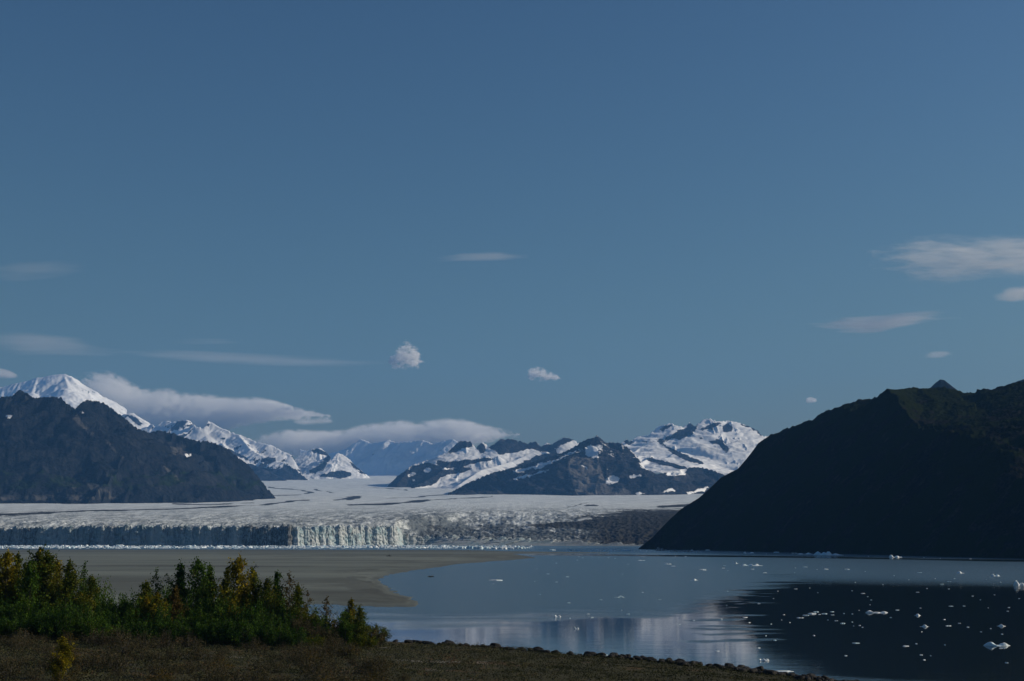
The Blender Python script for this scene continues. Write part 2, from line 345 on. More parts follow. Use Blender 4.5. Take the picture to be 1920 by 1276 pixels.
# D3: big snowy massif to the right
def d3_masks(A, X, Y, H, PX, PY, sx, sy, D):
    wx, wy = warp(PX, PY, 2.2, 9, 7)
    A['snow'][:] = 0.95
    paint(A, 'snow', 0.12, wx, wy, [
        z3((825, 350), (860, 320), (890, 340), (940, 345), (1060, 335), (1060, 352), (930, 352), (880, 365)),
        z3((1065, 318), (1130, 335), (1200, 290), (1240, 255), (1320, 245), (1365, 300), (1300, 305), (1250, 338), (1200, 312), (1160, 348), (1100, 352)),
        z3((1080, 325), (1150, 375), (1300, 445), (1380, 475), (1465, 515), (1340, 505), (1200, 435), (1120, 370)),
        z3((1375, 308), (1415, 308), (1445, 328), (1400, 325)), z3((1470, 345), (1530, 330), (1560, 330), (1630, 400), (1605, 430), (1570, 405), (1550, 370), (1480, 358)),
        z3((975, 465), (1080, 475), (1200, 505), (1330, 545), (1300, 562), (1160, 525), (1130, 528), (1060, 505)),
        z3((1300, 235), (1340, 200), (1385, 235), (1375, 272), (1320, 268)), z3((1400, 255), (1490, 212), (1560, 192), (1565, 212), (1480, 252), (1400, 270)),
        z3((1080, 290), (1140, 225), (1200, 205), (1205, 228), (1140, 262)), z3((1570, 240), (1620, 200), (1650, 240), (1640, 270), (1580, 285)), z3((1690, 200), (1780, 225), (1850, 255), (1885, 300), (1860, 300), (1800, 250), (1700, 215)),  # rock tone on two summit faces paints the shade on their snow
        z3((1640, 540), (1700, 540), (1700, 552))])
    A['snow'] -= 0.25 * sstep(0.62, 1.0, np.hypot(sx, sy))
d3 = [
    dict(p=[(1120, 845, 17400), (1168, 830, 17400), (1176, 823, 17400), (1183, 828, 17400), (1196, 819, 17400), (1218, 816, 17400), (1236, 800, 17500), (1258, 793, 17500), (1283, 800, 17500), (1296, 792, 17500), (1306, 799, 17500), (1324, 785, 17500), (1339, 785, 17500), (1351, 790, 17500), (1366, 788, 17500), (1386, 791, 17500), (1406, 798, 17500), (1424, 806, 17500), (1432, 816, 17500), (1445, 818, 17500), (1520, 800, 17500), (1600, 830, 17500)], s=0.42, jag=16),
    dict(p=[(1168, 830, 17400), (1228, 827, 17000), (1250, 835, 16900), (1262, 845, 16700), (1290, 855, 16500), (1325, 868, 16300)], s=0.3, jag=8),
    dict(p=[(1228, 827, 17000), (1270, 812, 17000), (1296, 808, 17000)], s=0.8, jag=14),
    dict(p=[(1205, 858, 16200), (1240, 862, 16100), (1290, 875, 15900), (1350, 890, 15600)], s=0.22, jag=8),
    dict(p=[(1345, 824, 16800), (1352, 823, 16800), (1360, 838, 16500)], s=0.7, jag=6),
    dict(p=[(1420, 870, 16000), (1390, 885, 15700), (1340, 905, 15200)], s=0.22, jag=4),
]
massif('mountain_right_snow', d3, 1110, 1620, 14900, 18600, M_mid, step=1.5, ny=240, slope=0.4, gully=0.6, gl=180, amp=16, ns=500, jag=26, jl=120, seed=12, masks=d3_masks, conc=0.9, sky='auto')

# E: small twin peak in the valley head
def e_masks(A, X, Y, H, PX, PY, sx, sy, D):
    wx, wy = warp(PX, PY, 2, 8, 9)
    A['snow'][:] = 0.85
    paint(A, 'snow', 0.1, wx, wy, [z2((390, 560), (470, 520), (560, 440), (600, 430), (540, 500), (500, 560), (430, 590)), z2((690, 480), (760, 530), (850, 610), (790, 580), (720, 530)),
        z2((440, 600), (640, 560), (700, 570), (720, 600), (640, 622)), z2((400, 410), (470, 395), (520, 430), (560, 460), (480, 440))])
e = [dict(p=[(530, 885, 20700), (548, 863, 20700), (563, 848, 20700), (580, 841, 20700), (598, 839, 20700), (610, 848, 20700), (618, 856, 20600)], s=0.55),
     dict(p=[(598, 839, 20700), (600, 862, 20350), (596, 885, 20050)], s=0.6),
     dict(p=[(608, 880, 20000), (618, 862, 20200), (630, 848, 20300), (640, 851, 20300), (653, 860, 20250), (666, 874, 20200), (691, 893, 20100)], s=0.5),
     dict(p=[(630, 849, 20300), (636, 872, 20050), (645, 892, 19850)], s=0.5)]
massif('mountain_valley_peak', e, 520, 705, 19300, 21300, M_mid, step=1.2, ny=150, slope=0.5, gully=0.3, gl=120, amp=25, ns=350, jag=10, jl=100, seed=17, masks=e_masks, sky='auto')

# F: pale far wall of mountains
def f_masks(A, X, Y, H, PX, PY, sx, sy, D):
    A['snow'][:] = 0.80 - 0.2 * sstep(0.9, 1.4, np.hypot(sx, sy))
def fy(x): return 27200 - (x - 560) * 9.5
f = [dict(p=[(x, y, fy(x)) for x, y in [(560, 842), (610, 850), (645, 842), (658, 832), (666, 828), (674, 822), (684, 826), (696, 830), (713, 828), (728, 824), (741, 829), (768, 827), (791, 824), (812, 832), (831, 825), (849, 823), (860, 829), (900, 850)]], s=0.85)]
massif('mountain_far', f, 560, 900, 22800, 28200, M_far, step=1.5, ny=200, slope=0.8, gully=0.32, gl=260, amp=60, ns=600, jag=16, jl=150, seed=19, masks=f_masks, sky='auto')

# G: snowy range behind the left mountains
def g_masks(A, X, Y, H, PX, PY, sx, sy, D):
    wx, wy = warp(PX, PY, 2.5, 9, 10)
    A['snow'][:] = 0.88 - 0.5 * sstep(0.75, 1.15, np.hypot(sx, sy))
    paint(A, 'snow', 0.1, wx, wy, [z2((-260, 480), (0, 520), (40, 540), (160, 560), (230, 520), (300, 565), (400, 635), (100, 660), (0, 640)), z2((30, 480), (90, 455), (160, 480), (110, 510), (40, 500)),
        z2((230, 455), (290, 450), (290, 470)), z1((1280, 650), (1330, 590), (1400, 585), (1390, 610), (1330, 660)), z1((950, 540), (1010, 560), (1070, 610), (1040, 640), (980, 580)), z1((1620, 790), (1700, 800), (1870, 870), (1860, 885), (1700, 830))])
def gy(x): return 22300 - (x - 150) * 6.2
g = [dict(p=[(150, 800, gy(150)), (221, 779, gy(221)), (228, 775, gy(228)), (246, 774, gy(246)), (253, 780, gy(253)), (268, 790, gy(268)), (285, 800, gy(285)), (301, 788, gy(301)), (320, 791, gy(320)), (336, 788, gy(336)), (351, 787, gy(351)), (361, 799, gy(361)), (376, 803, gy(376)), (386, 788, gy(386)), (399, 795, gy(399)), (411, 803, gy(411)), (426, 808, gy(426)), (446, 815, gy(446)), (469, 825, gy(469)), (480, 829, gy(480)), (505, 834, gy(505)), (525, 845, gy(525)), (545, 854, gy(545)), (556, 875, gy(556)), (566, 893, gy(566))], jag=20, s=0.55),
     dict(p=[(386, 789, gy(386)), (405, 820, gy(405)), (430, 850, 19500)]), dict(p=[(301, 789, gy(301)), (310, 830, gy(310))]), dict(p=[(246, 775, gy(246)), (270, 820, gy(270))]),
     dict(p=[(446, 816, gy(446)), (470, 845, 19800), (500, 862, 19500), (538, 871, 19300), (555, 883, 19150), (577, 899, 19000)], s=0.5),
     dict(p=[(420, 870, 18900), (455, 870, 18700), (490, 880, 18500), (530, 898, 18300)], s=0.45, jag=8)]
massif('mountain_left_snow', g, 140, 600, 17800, 23000, M_mid, step=1.5, ny=230, slope=0.5, gully=0.6, gl=170, amp=22, ns=500, jag=30, jl=110, seed=23, masks=g_masks, conc=1.0, sky='auto')

# H: the great white peak far left
def h_masks(A, X, Y, H, PX, PY, sx, sy, D):
    A['snow'][:] = 0.92 - 0.35 * sstep(0.9, 1.3, np.hypot(sx, sy))
hh = [dict(p=[(-120, 735, 29500), (-40, 728, 29500), (0, 724, 29500), (15, 721, 29500), (28, 717, 29500), (50, 713, 29500), (70, 706, 29500), (86, 704, 29500), (100, 701, 29500), (120, 699, 29500), (135, 706, 29400), (150, 723, 29500), (160, 736, 29500)], jag=16, s=0.9),
      dict(p=[(158, 736, 29500), (165, 752, 29500), (175, 790, 29500)], jag=10, s=1.3),
      dict(p=[(120, 700, 29500), (128, 725, 29000), (135, 760, 28500)]), dict(p=[(70, 707, 29500), (60, 735, 29000), (50, 770, 28600)])]
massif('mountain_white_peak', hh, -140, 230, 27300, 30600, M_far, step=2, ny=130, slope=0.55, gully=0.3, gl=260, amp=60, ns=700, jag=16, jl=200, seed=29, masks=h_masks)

# A: the near dark hill on the right
def hill_masks(A, X, Y, H, PX, PY, sx, sy, D):
    n = fbm(X / 90, Y / 90, 5, 77)
    A['veg'][:] = np.clip(0.55 + 0.7 * n + 0.25 * sstep(250, 300, H), 0, 1)
hill = [
    dict(p=[(1190, 1031, 3560), (1201, 1023, 3560), (1223, 1006, 3560), (1236, 993, 3540), (1256, 973, 3520), (1278, 953, 3500), (1311, 933, 3480), (1331, 916, 3450), (1354, 894, 3400), (1386, 878, 3350), (1402, 860, 3300), (1418, 840, 3280), (1436, 815, 3260), (1464, 801, 3220), (1494, 790, 3180), (1511, 770, 3150), (1557, 759, 3080), (1586, 745, 3040), (1606, 733, 3010), (1629, 725, 2980), (1645, 723, 2960)], s=0.72, jag=4),
    dict(p=[(1645, 723, 2960), (1675, 728, 3100), (1714, 726, 3250), (1747, 726, 3300), (1770, 722, 3300), (1793, 729, 3300), (1813, 735, 3300), (1840, 735, 3250), (1859, 732, 3250), (1880, 724, 3200), (1905, 715, 3200), (1920, 712, 3200), (1980, 700, 3200), (2080, 690, 3200), (2200, 690, 3200)], s=0.75, jag=5),
    dict(p=[(1645, 724, 2960), (1690, 762, 2800), (1715, 790, 2700), (1740, 815, 2620)], s=0.75, jag=4),
    dict(p=[(1740, 815, 2620), (1800, 830, 2480), (1860, 800, 2450), (1930, 780, 2400), (2000, 770, 2350), (2200, 750, 2200)], s=0.75, jag=4),
    dict(p=[(1724, 730, 3250), (1755, 752, 3020), (1740, 790, 2750)], s=0.28, jag=8),
    dict(p=[(1800, 738, 3280), (1835, 765, 2980), (1860, 790, 2650)], s=0.28, jag=8),
    dict(p=[(1920, 715, 3180), (1935, 750, 2850), (1930, 778, 2500)], s=0.3, jag=8),
]
HB = [(6000 * (1212 - 960) * cT / F_PX, 6000.0)] + [tuple(float(v) for v in on_z(x, y, 0)[:2]) for x, y in [(1196, 1028.3), (1300, 1029.5), (1420, 1033), (1600, 1038), (1750, 1042), (1920, 1046), (2250, 1055), (2700, 1068)]]
def hill_cap(X, Y):
    d = poly_dist(X, Y, HB); ins = in_poly(X, Y, HB + [(9000.0, 6000.0)])
    return np.where(ins, 1.0 * d, -d) 
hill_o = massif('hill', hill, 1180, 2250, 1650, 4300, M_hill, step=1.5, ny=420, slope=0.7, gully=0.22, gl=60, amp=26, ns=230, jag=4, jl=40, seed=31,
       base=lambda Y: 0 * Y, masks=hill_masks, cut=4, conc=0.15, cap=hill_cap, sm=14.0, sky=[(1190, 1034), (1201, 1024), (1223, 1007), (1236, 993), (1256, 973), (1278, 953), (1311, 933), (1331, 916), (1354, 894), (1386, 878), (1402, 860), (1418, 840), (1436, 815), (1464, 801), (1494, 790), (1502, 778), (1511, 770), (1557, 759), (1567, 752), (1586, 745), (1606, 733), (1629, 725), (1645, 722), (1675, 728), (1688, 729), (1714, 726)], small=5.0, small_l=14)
# the small blue summit behind it
bp = [dict(p=[(1700, 780, 6800), (1735, 738, 6800), (1747, 727, 6800), (1757, 714, 6800), (1763, 709, 6800), (1770, 710, 6800), (1782, 719, 6800), (1795, 729, 6800), (1840, 770, 6800)], s=0.7, jag=3),
      dict(p=[(1820, 770, 6500), (1862, 731, 6500), (1876, 723, 6500), (1905, 713, 6500), (1922, 708, 6500), (1960, 700, 6500), (2100, 720, 6500)], s=0.6, jag=5)]
massif('mountain_behind_hill', bp, 1690, 2120, 6000, 7300, M_left, step=1.5, ny=90, slope=0.7, gully=0.25, gl=60, amp=15, ns=200, jag=4, jl=60, seed=37, base=lambda Y: 200 + 0 * Y, cut=0)

# ------------------------------------------------------------------ glacier
def face_line(u):
    return interp(u, [(-400, 5150), (0, 5080), (300, 5010), (545, 4985), (556, 4985), (650, 5110), (742, 5240), (752, 5420), (800, 5450), (870, 5400), (1000, 5250), (1100, 5150), (1180, 5050), (1260, 4900)])
def cliff_top_py(u):
    return interp(u, [(-400, 990), (0, 989), (100, 987), (300, 985), (550, 986), (740, 986), (756, 998), (800, 1003), (870, 1006), (960, 1011), (1050, 1014), (1120, 1017), (1180, 1021), (1240, 1025)])
us = np.arange(-180, 1420, 1.7); nrow1 = 300; nrow2 = 170
tt = np.concatenate([np.linspace(0, 1, nrow1, endpoint=False), 1 + np.linspace(0, 1, nrow2)])
Yf = face_line(us)[None, :] + 22 * fbm(us / 14, us * 0, 4, 3)[None, :]
T = tt[:, None]
Y = np.where(T < 1, Yf * (7600 / Yf) ** T, 7600 * (27000 / 7600) ** (T - 1)); U = np.broadcast_to(us[None, :], Y.shape)
X = Y * (U - 960) * cT / F_PX
zg = glacier_z(Y)
zt = CAM_Z + Yf * (HOR - cliff_top_py(us))[None, :] / F_PX
bl = sstep(0, 1, (Y - Yf) / (250 + 1300 * sstep(740, 900, U)))
Z = zt * (1 - bl) + zg * bl
Z0 = Z.copy()
front = np.exp(-(Y - Yf) / 900.0); frontr = np.exp(-(Y - Yf) / 1500.0) * sstep(720, 820, U)
cr = ridged(X / 70, Y / 26, 4, 41, 0.6)
cr = 0.6 * cr + 0.7 * ridged(X / 45, Y / 110, 4, 42, 0.65) - 0.75
Z = Z + (10 * front + 2.5 * np.exp(-(Y - 6000) / 2500)) * cr + 15 * frontr * (ridged(X / 40, Y / 90, 4, 43, 0.65) - 0.4) + 10 * fbm(X / 900, Y / 600, 3, 44) * sstep(6500, 9000, Y)
Z = Z + 8 * np.exp(-(Y - Yf) / 50.0) * (ridged(X / 16, Y / 30, 3, 46) - 0.4)
PX, PY = to_px(X, Y, Z0)
wx, wy = PX + 14 * fbm(X / 400, Y / 800, 4, 47), PY + 2.0 * fbm(X / 300, Y / 500, 4, 48)
deb_shade = np.zeros(X.shape)
def moraine(pts, w, v=0.8):
    global deb_shade
    P_ = [(x, y * 4) for x, y in pts]
    d = poly_dist(wx, wy * 4, P_)
    deb_shade = np.maximum(deb_shade, 1.35 * v * np.exp(-(d / (4 * w)) ** 2))
moraine([(-60, 964), (24, 963), (88, 960)], 3.2, 0.62); moraine([(60, 961), (147, 957), (236, 955), (324, 953), (480, 946), (575, 936)], 1.3, 0.75)
moraine([(324, 943.5), (398, 944.5), (470, 941)], 1.0, 0.7); moraine([(655, 946), (730, 942), (800, 937)], 1.6, 0.85); moraine([(800, 937), (870, 933), (930, 930)], 0.8, 0.7)
moraine([(730, 933), (800, 929), (862, 925)], 0.7, 0.7); moraine([(632, 936), (655, 932), (672, 931), (655, 935)], 1.6, 0.85); moraine([(505, 912), (560, 917), (582, 922), (570, 924)], 1.1, 0.7)
moraine([(590, 916), (610, 920), (625, 923)], 0.8, 0.7); moraine([(675, 913), (740, 915), (772, 918)], 0.7, 0.6); moraine([(1065, 950), (1090, 944), (1105, 941)], 1.0, 0.5)
moraine([(1102, 946), (1117, 946)], 1.4, 1.0); moraine([(1240, 949), (1290, 946), (1400, 935)], 2.5, 1.0); moraine([(500, 928), (560, 926)], 0.8, 0.6)
dn = fbm(X / 250, Y / 250, 4, 52)
right_deb = sstep(-0.6, 1.1, (wx - 1050) / 130 + (wy - 968) / 22 + 1.2 * dn) * sstep(949, 958, wy + 5 * dn) * (1 - 0.6 * sstep(978, 996, wy) * sstep(1190, 1060, wx)) * sstep(880, 960, wx)
deb_shade = np.maximum(deb_shade, right_deb * 0.95)
deb_shade = np.maximum(deb_shade, 0.45 * sstep(560, 900, wx) * sstep(955, 975, wy))
deb_shade = np.maximum(deb_shade, 0.52 * sstep(740, 800, wx) * sstep(972, 988, wy))  # dirt tone raised here to paint shade right of the sunlit face
deb_shade = np.maximum(deb_shade, 0.36 * sstep(960, 972, wy)); deb_shade = np.maximum(deb_shade, 0.22 * sstep(940, 955, wy))
s_ = NT('glacier_ice'); P_ = s_.pos((0.01,) * 3)
n1 = s_.noise(P_, 1.0, 8, 0.65); n2 = s_.noise(s_.pos((0.02, 0.06, 0.02)), 1.0, 8, 0.7); n3 = s_.noise(s_.pos((0.002, 0.008, 0.002)), 1.0, 5, 0.6)
A_ = s_.attr('debris_shade')
dfac = s_.mrange(s_.math('ADD', A_, s_.math('ADD', s_.math('MULTIPLY', s_.math('SUBTRACT', n2, 0.5), 1.3), s_.math('MULTIPLY', s_.math('SUBTRACT', n3, 0.5), 0.5))), 0.42, 0.72)
ice = s_.mix(s_.mrange(n1, 0.35, 0.65), (0.48, 0.53, 0.55), (0.69, 0.73, 0.735))
dirt = s_.mix(n2, (0.012, 0.013, 0.013), (0.042, 0.041, 0.036))
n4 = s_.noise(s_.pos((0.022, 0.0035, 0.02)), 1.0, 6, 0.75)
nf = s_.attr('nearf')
ice = s_.mix(s_.math('MULTIPLY', s_.mrange(s_.math('ADD', n4, s_.math('MULTIPLY', s_.attr('recess_shade'), 0.10)), 0.40, 0.60), s_.math('MULTIPLY', nf, 0.95)), ice, (0.07, 0.09, 0.105))
col = s_.mix(dfac, ice, dirt)
s_.principled(col, 0.8, s_.bump(n2, 0.8, 10))
M_glac = s_.m
# ice cliff material
s_ = NT('cliff_ice'); n1 = s_.noise(s_.pos((0.06, 0.06, 0.012)), 1.0, 7, 0.65); n2 = s_.noise(s_.pos((0.02, 0.02, 0.02)), 1.0, 5, 0.6); n3 = s_.noise(s_.pos((0.3, 0.3, 0.05)), 1.0, 6, 0.7)
ice = s_.mix(s_.mrange(n2, 0.42, 0.62), (0.70, 0.75, 0.74), (0.30, 0.52, 0.58))
ice = s_.mix(s_.mrange(n3, 0.35, 0.7), (0.36, 0.40, 0.42), ice)
ice = s_.mix(s_.math('MULTIPLY', s_.mrange(n1, 0.54, 0.66), 0.75), ice, (0.09, 0.085, 0.08))
ice = s_.mix(s_.math('MULTIPLY', s_.attr('debris_shade'), s_.mrange(n3, 0.35, 0.6)), ice, (0.06, 0.058, 0.055))
s_.principled(ice, 0.55, s_.bump(n3, 0.7, 3))
M_cliff = s_.m
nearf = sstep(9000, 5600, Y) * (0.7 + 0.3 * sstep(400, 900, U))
shade_f = sstep(745, 775, U) * sstep(1100, 500, Y - Yf)  # darker blue ice colour painted in as shade of the recess
g_o = link_mesh('glacier', np.stack([X, Y, Z], -1).reshape(-1, 3), grid_faces(*X.shape), M_glac, {'debris_shade': deb_shade, 'nearf': nearf, 'recess_shade': shade_f})
g_o['kind'] = 'structure'; g_o['label'] = 'wide white and dirt-streaked glacier filling the valley between the mountains'
# cliff: dense strip below the first row of the glacier
uc = np.arange(-180, 1240, 0.45); yb = np.interp(uc, us, Yf[0]); xb = yb * (uc - 960) * cT / F_PX
ztop = np.interp(uc, us, Z[0]) + 5 * fbm(uc / 25, uc * 0, 3, 60) + 3.5 * ridged(uc / 2.2, uc * 0, 3, 61) 
tx, ty = np.gradient(xb), np.gradient(yb); tl = np.hypot(tx, ty); nx_, ny_ = ty / tl, -tx / tl
arc = np.cumsum(tl)
nr = 26; h = np.linspace(0, 1, nr)[:, None]
lowr = sstep(760, 900, uc)[None, :]
zc = (-3 + (ztop + 3)[None, :] * h ** (1 + 0.0 * h))
colm = (4.5 * ridged(arc / 26, arc * 0, 3, 62, 0.6) + 12 * fbm(arc / 90, arc * 0, 3, 69))[None, :] * (0.6 + 0.6 * (1 - h)) + 5 * ridged(arc[None, :] / 22 + zc / 40, zc / 22, 4, 68, 0.6) + 3.5 * ridged(arc[None, :] / 14, zc / 50, 4, 63, 0.65) + 3.0 * fbm(arc[None, :] / 9, zc / 14, 3, 64)
batter = (1 - h) ** 1.5 * (9 + 130 * lowr + 8 * fbm(arc / 60, arc * 0, 2, 65)[None, :])
off = (colm + batter + lowr * 16 * ridged(arc[None, :] / 30, zc / 12, 4, 67, 0.6)) * sstep(1.0, 0.93, h)
Vc = np.stack([xb[None, :] + nx_[None, :] * off, yb[None, :] + ny_[None, :] * off, zc], -1).reshape(-1, 3)
debc_shade = np.broadcast_to((0.15 + 0.5 * sstep(756, 790, uc) + 0.8 * sstep(552, 540, uc) * (0.6 + 0.8 * fbm(uc / 40, uc * 0, 3, 66)) + 0.6 * sstep(430, 500, uc) * sstep(556, 548, uc) + 0.35 * sstep(90, 0, uc) + 0.4 * sstep(980, 1150, uc))[None, :], off.shape)  # dirt plus painted shade over the left face and the right recess
o = link_mesh('glacier_cliff', Vc, grid_faces(nr, len(uc)), M_cliff, {'debris_shade': debc_shade}, smooth=False)
o['kind'] = 'structure'; o['label'] = 'fluted ice cliff at the front of the glacier, above the floating ice'

# ------------------------------------------------------------------ water
M = NT('lake_water')
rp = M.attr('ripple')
w1 = M.noise(M.pos((0.35, 0.9, 1)), 1.0, 4, 0.6); w2 = M.noise(M.pos((0.03, 0.10, 1)), 1.0, 4, 0.55)
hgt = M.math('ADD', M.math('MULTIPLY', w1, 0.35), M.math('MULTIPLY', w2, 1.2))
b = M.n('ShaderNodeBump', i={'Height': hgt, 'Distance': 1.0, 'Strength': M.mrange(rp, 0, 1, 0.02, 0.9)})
p = M.principled(M.mix(rp, (0.010, 0.016, 0.019), (0.055, 0.088, 0.108)), M.mrange(rp, 0, 1, 0.03, 0.25), b.outputs[0], IOR=1.33)  # rippled areas get a lighter base colour, painting in reflected sky
p.inputs['Specular IOR Level'].default_value = 0.5
us = np.arange(-500, 2420, 8.0); Ys = 120 * (30000 / 120) ** np.linspace(0, 1, 420)
U, Y = np.meshgrid(us, Ys); X = Y * (U - 960) * cT / F_PX
PYw = HOR + F_PX * CAM_Z / Y / cT ** 0 ; PXw = U
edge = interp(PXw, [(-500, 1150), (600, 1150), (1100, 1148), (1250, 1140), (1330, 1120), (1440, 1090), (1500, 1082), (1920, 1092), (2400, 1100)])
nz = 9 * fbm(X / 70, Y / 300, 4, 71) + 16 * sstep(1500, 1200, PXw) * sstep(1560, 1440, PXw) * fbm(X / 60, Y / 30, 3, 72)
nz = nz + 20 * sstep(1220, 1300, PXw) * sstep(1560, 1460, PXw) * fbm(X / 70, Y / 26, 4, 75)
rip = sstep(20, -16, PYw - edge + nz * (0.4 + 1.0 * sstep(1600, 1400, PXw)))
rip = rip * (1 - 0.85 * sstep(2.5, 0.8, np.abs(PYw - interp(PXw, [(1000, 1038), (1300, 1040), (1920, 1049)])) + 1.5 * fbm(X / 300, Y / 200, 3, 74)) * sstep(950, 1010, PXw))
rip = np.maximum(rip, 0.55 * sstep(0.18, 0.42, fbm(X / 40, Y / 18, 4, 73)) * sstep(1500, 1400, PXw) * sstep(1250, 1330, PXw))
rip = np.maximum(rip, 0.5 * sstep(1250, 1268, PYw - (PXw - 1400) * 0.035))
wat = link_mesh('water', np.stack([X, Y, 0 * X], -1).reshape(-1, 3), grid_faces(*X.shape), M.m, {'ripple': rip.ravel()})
wat['kind'] = 'structure'; wat['label'] = 'calm blue glacial lake mirroring the snowy mountains and the dark hill'

# ------------------------------------------------------------------ sand bar
sp = [(-400, 1029), (400, 1029), (700, 1029.5), (880, 1030), (960, 1032.5), (1142, 1034.5), (1142, 1035.8), (1000, 1036.5), (960, 1037), (985, 1041), (1005, 1044.5), (960, 1048), (867, 1055), (808, 1063.5), (750, 1072), (706, 1084), (721, 1096), (738, 1106), (744, 1112), (770, 1119), (783, 1132), (780, 1136.5), (721, 1136.5), (662, 1134.5), (590, 1131), (560, 1134), (530, 1150), (400, 1170), (-400, 1170)]
us = np.arange(-400, 1160, 2.5); pys = 1027 + (1176 - 1027) * np.linspace(0, 1, 330) ** 1.3
U, PYs = np.meshgrid(us, pys); X, Y, _ = on_z(U, PYs, 0.0)
wx, wy = U + 15 * fbm(U / 18, PYs / 4, 4, 81) * sstep(1032, 1060, PYs), PYs + 1.6 * fbm(U / 22, PYs / 5, 4, 82) * sstep(1032, 1060, PYs) + 0.5 * fbm(U / 10, PYs, 2, 83)
ins = in_poly(wx, wy, sp)
dd = poly_dist(wx, wy * 3, [(a, b_ * 3) for a, b_ in sp + sp[:1]])
sgn = np.where(ins, 1, -1) * dd
Z = np.where(ins, 0.9 * (1 - np.exp(-sgn / 30)) + 0.05, np.maximum(sgn * 0.05, -0.6)) + 0.12 * fbm(X / 60, Y / 60, 3, 84) * sstep(0, 30, sgn)
kp = sgn > -14
k = kp[:-1, :-1] | kp[1:, 1:]
wet = np.clip(1 - sgn / 25, 0, 1)
s_ = NT('silt'); n1 = s_.noise(s_.pos((0.0015, 0.006, 1)), 1.0, 6, 0.6); n2 = s_.noise(s_.pos((0.02, 0.05, 1)), 1.0, 6, 0.6); n3 = s_.noise(s_.pos((0.0022, 0.0075, 1)), 1.0, 7, 0.72, 0.6)
col = s_.mix(s_.mrange(n1, 0.35, 0.65), (0.112, 0.130, 0.115), (0.148, 0.168, 0.150))
col = s_.mix(s_.math('MULTIPLY', s_.mrange(n3, 0.53, 0.63), 0.75), col, (0.05, 0.052, 0.046))
col = s_.mix(s_.math('MULTIPLY', s_.mrange(n2, 0.5, 0.75), 0.3), col, (0.08, 0.085, 0.075))
col = s_.mix(s_.math('MULTIPLY', s_.attr('wet'), 0.55), col, (0.06, 0.068, 0.068))
n5 = s_.noise(s_.pos((0.0011, 0.0022, 1)), 1.0, 8, 0.75, 1.0); col = s_.mix(s_.math('MULTIPLY', s_.mrange(n5, 0.50, 0.60), 0.65), col, (0.060, 0.064, 0.056))
s_.principled(col, 0.85, s_.bump(n2, 0.3, 0.5))
V_, F_, A2 = compact(np.stack([X, Y, Z], -1).reshape(-1, 3), grid_faces(*X.shape, keep=k)[:, ::-1], {'wet': wet})
o = link_mesh('sand_bar', V_, F_, s_.m, A2); o['kind'] = 'structure'; o['label'] = 'flat grey silt bar reaching into the lake'

# ------------------------------------------------------------------ foreground bank
shore_px = [(-500, 1172), (0, 1176), (300, 1181), (500, 1186), (650, 1193), (735, 1201), (800, 1205), (880, 1209), (1000, 1219), (1100, 1227), (1190, 1234), (1290, 1244), (1400, 1254), (1450, 1260), (1520, 1269), (1590, 1278), (1700, 1295), (2000, 1345), (2600, 1500)]
SH = [tuple(float(v) for v in on_z(x, y, 1.6)[:2]) for x, y in shore_px]
def land_z(X, Y):
    X = np.asarray(X, float); Y = np.asarray(Y, float)
    d = poly_dist(X, Y, SH)
    ys = np.interp(X, [p[0] for p in SH], [p[1] for p in SH])
    s = np.where(Y < ys, d, -d) + 2.5 * fbm(X / 18, Y / 18, 3, 91)
    z = 1.6 + 0.045 * np.clip(s, 0, 170) + 0.10 * np.clip(s - 170, 0, 400)
    z = np.where(s < 0, 1.6 + 0.5 * s, z)
    z = np.minimum(z, 23.4)
    return np.maximum(z, -3) + sstep(2, 20, s) * (0.5 * fbm(X / 14, Y / 14, 4, 92) + 0.12 * fbm(X / 2.5, Y / 2.5, 3, 93))
xs = np.arange(-130, 160, 1.0); ys_ = np.arange(-30, 400, 1.0)
X, Y = np.meshgrid(xs, ys_); Z = land_z(X, Y)
kp = Z > -2.9; k = kp[:-1, :-1] | kp[1:, 1:]
s_ = NT('tundra_soil'); n1 = s_.noise(s_.pos((0.12,) * 3), 1.0, 6, 0.6); n2 = s_.noise(s_.pos((1.2,) * 3), 1.0, 6, 0.7); n3 = s_.noise(s_.pos((0.05, 0.12, 0.05)), 1.0, 4, 0.6)
col = s_.mix(n2, (0.018, 0.020, 0.008), (0.045, 0.040, 0.016))
col = s_.mix(s_.math('MULTIPLY', s_.mrange(n1, 0.55, 0.68), 0.7), col, (0.09, 0.045, 0.018))
col = s_.mix(s_.math('MULTIPLY', s_.mrange(n3, 0.64, 0.68), 0.8), col, (0.16, 0.15, 0.13))
s_.principled(col, 0.95, s_.bump(n2, 0.8, 0.4))
V_, F_, A2 = compact(np.stack([X, Y, Z], -1).reshape(-1, 3), grid_faces(*X.shape, keep=k), {})
o = link_mesh('ground', V_, F_, s_.m); o['kind'] = 'structure'; o['label'] = 'brown scrubby bank in the foreground'
#PART2
rng = np.random.default_rng(7); random.seed(7)
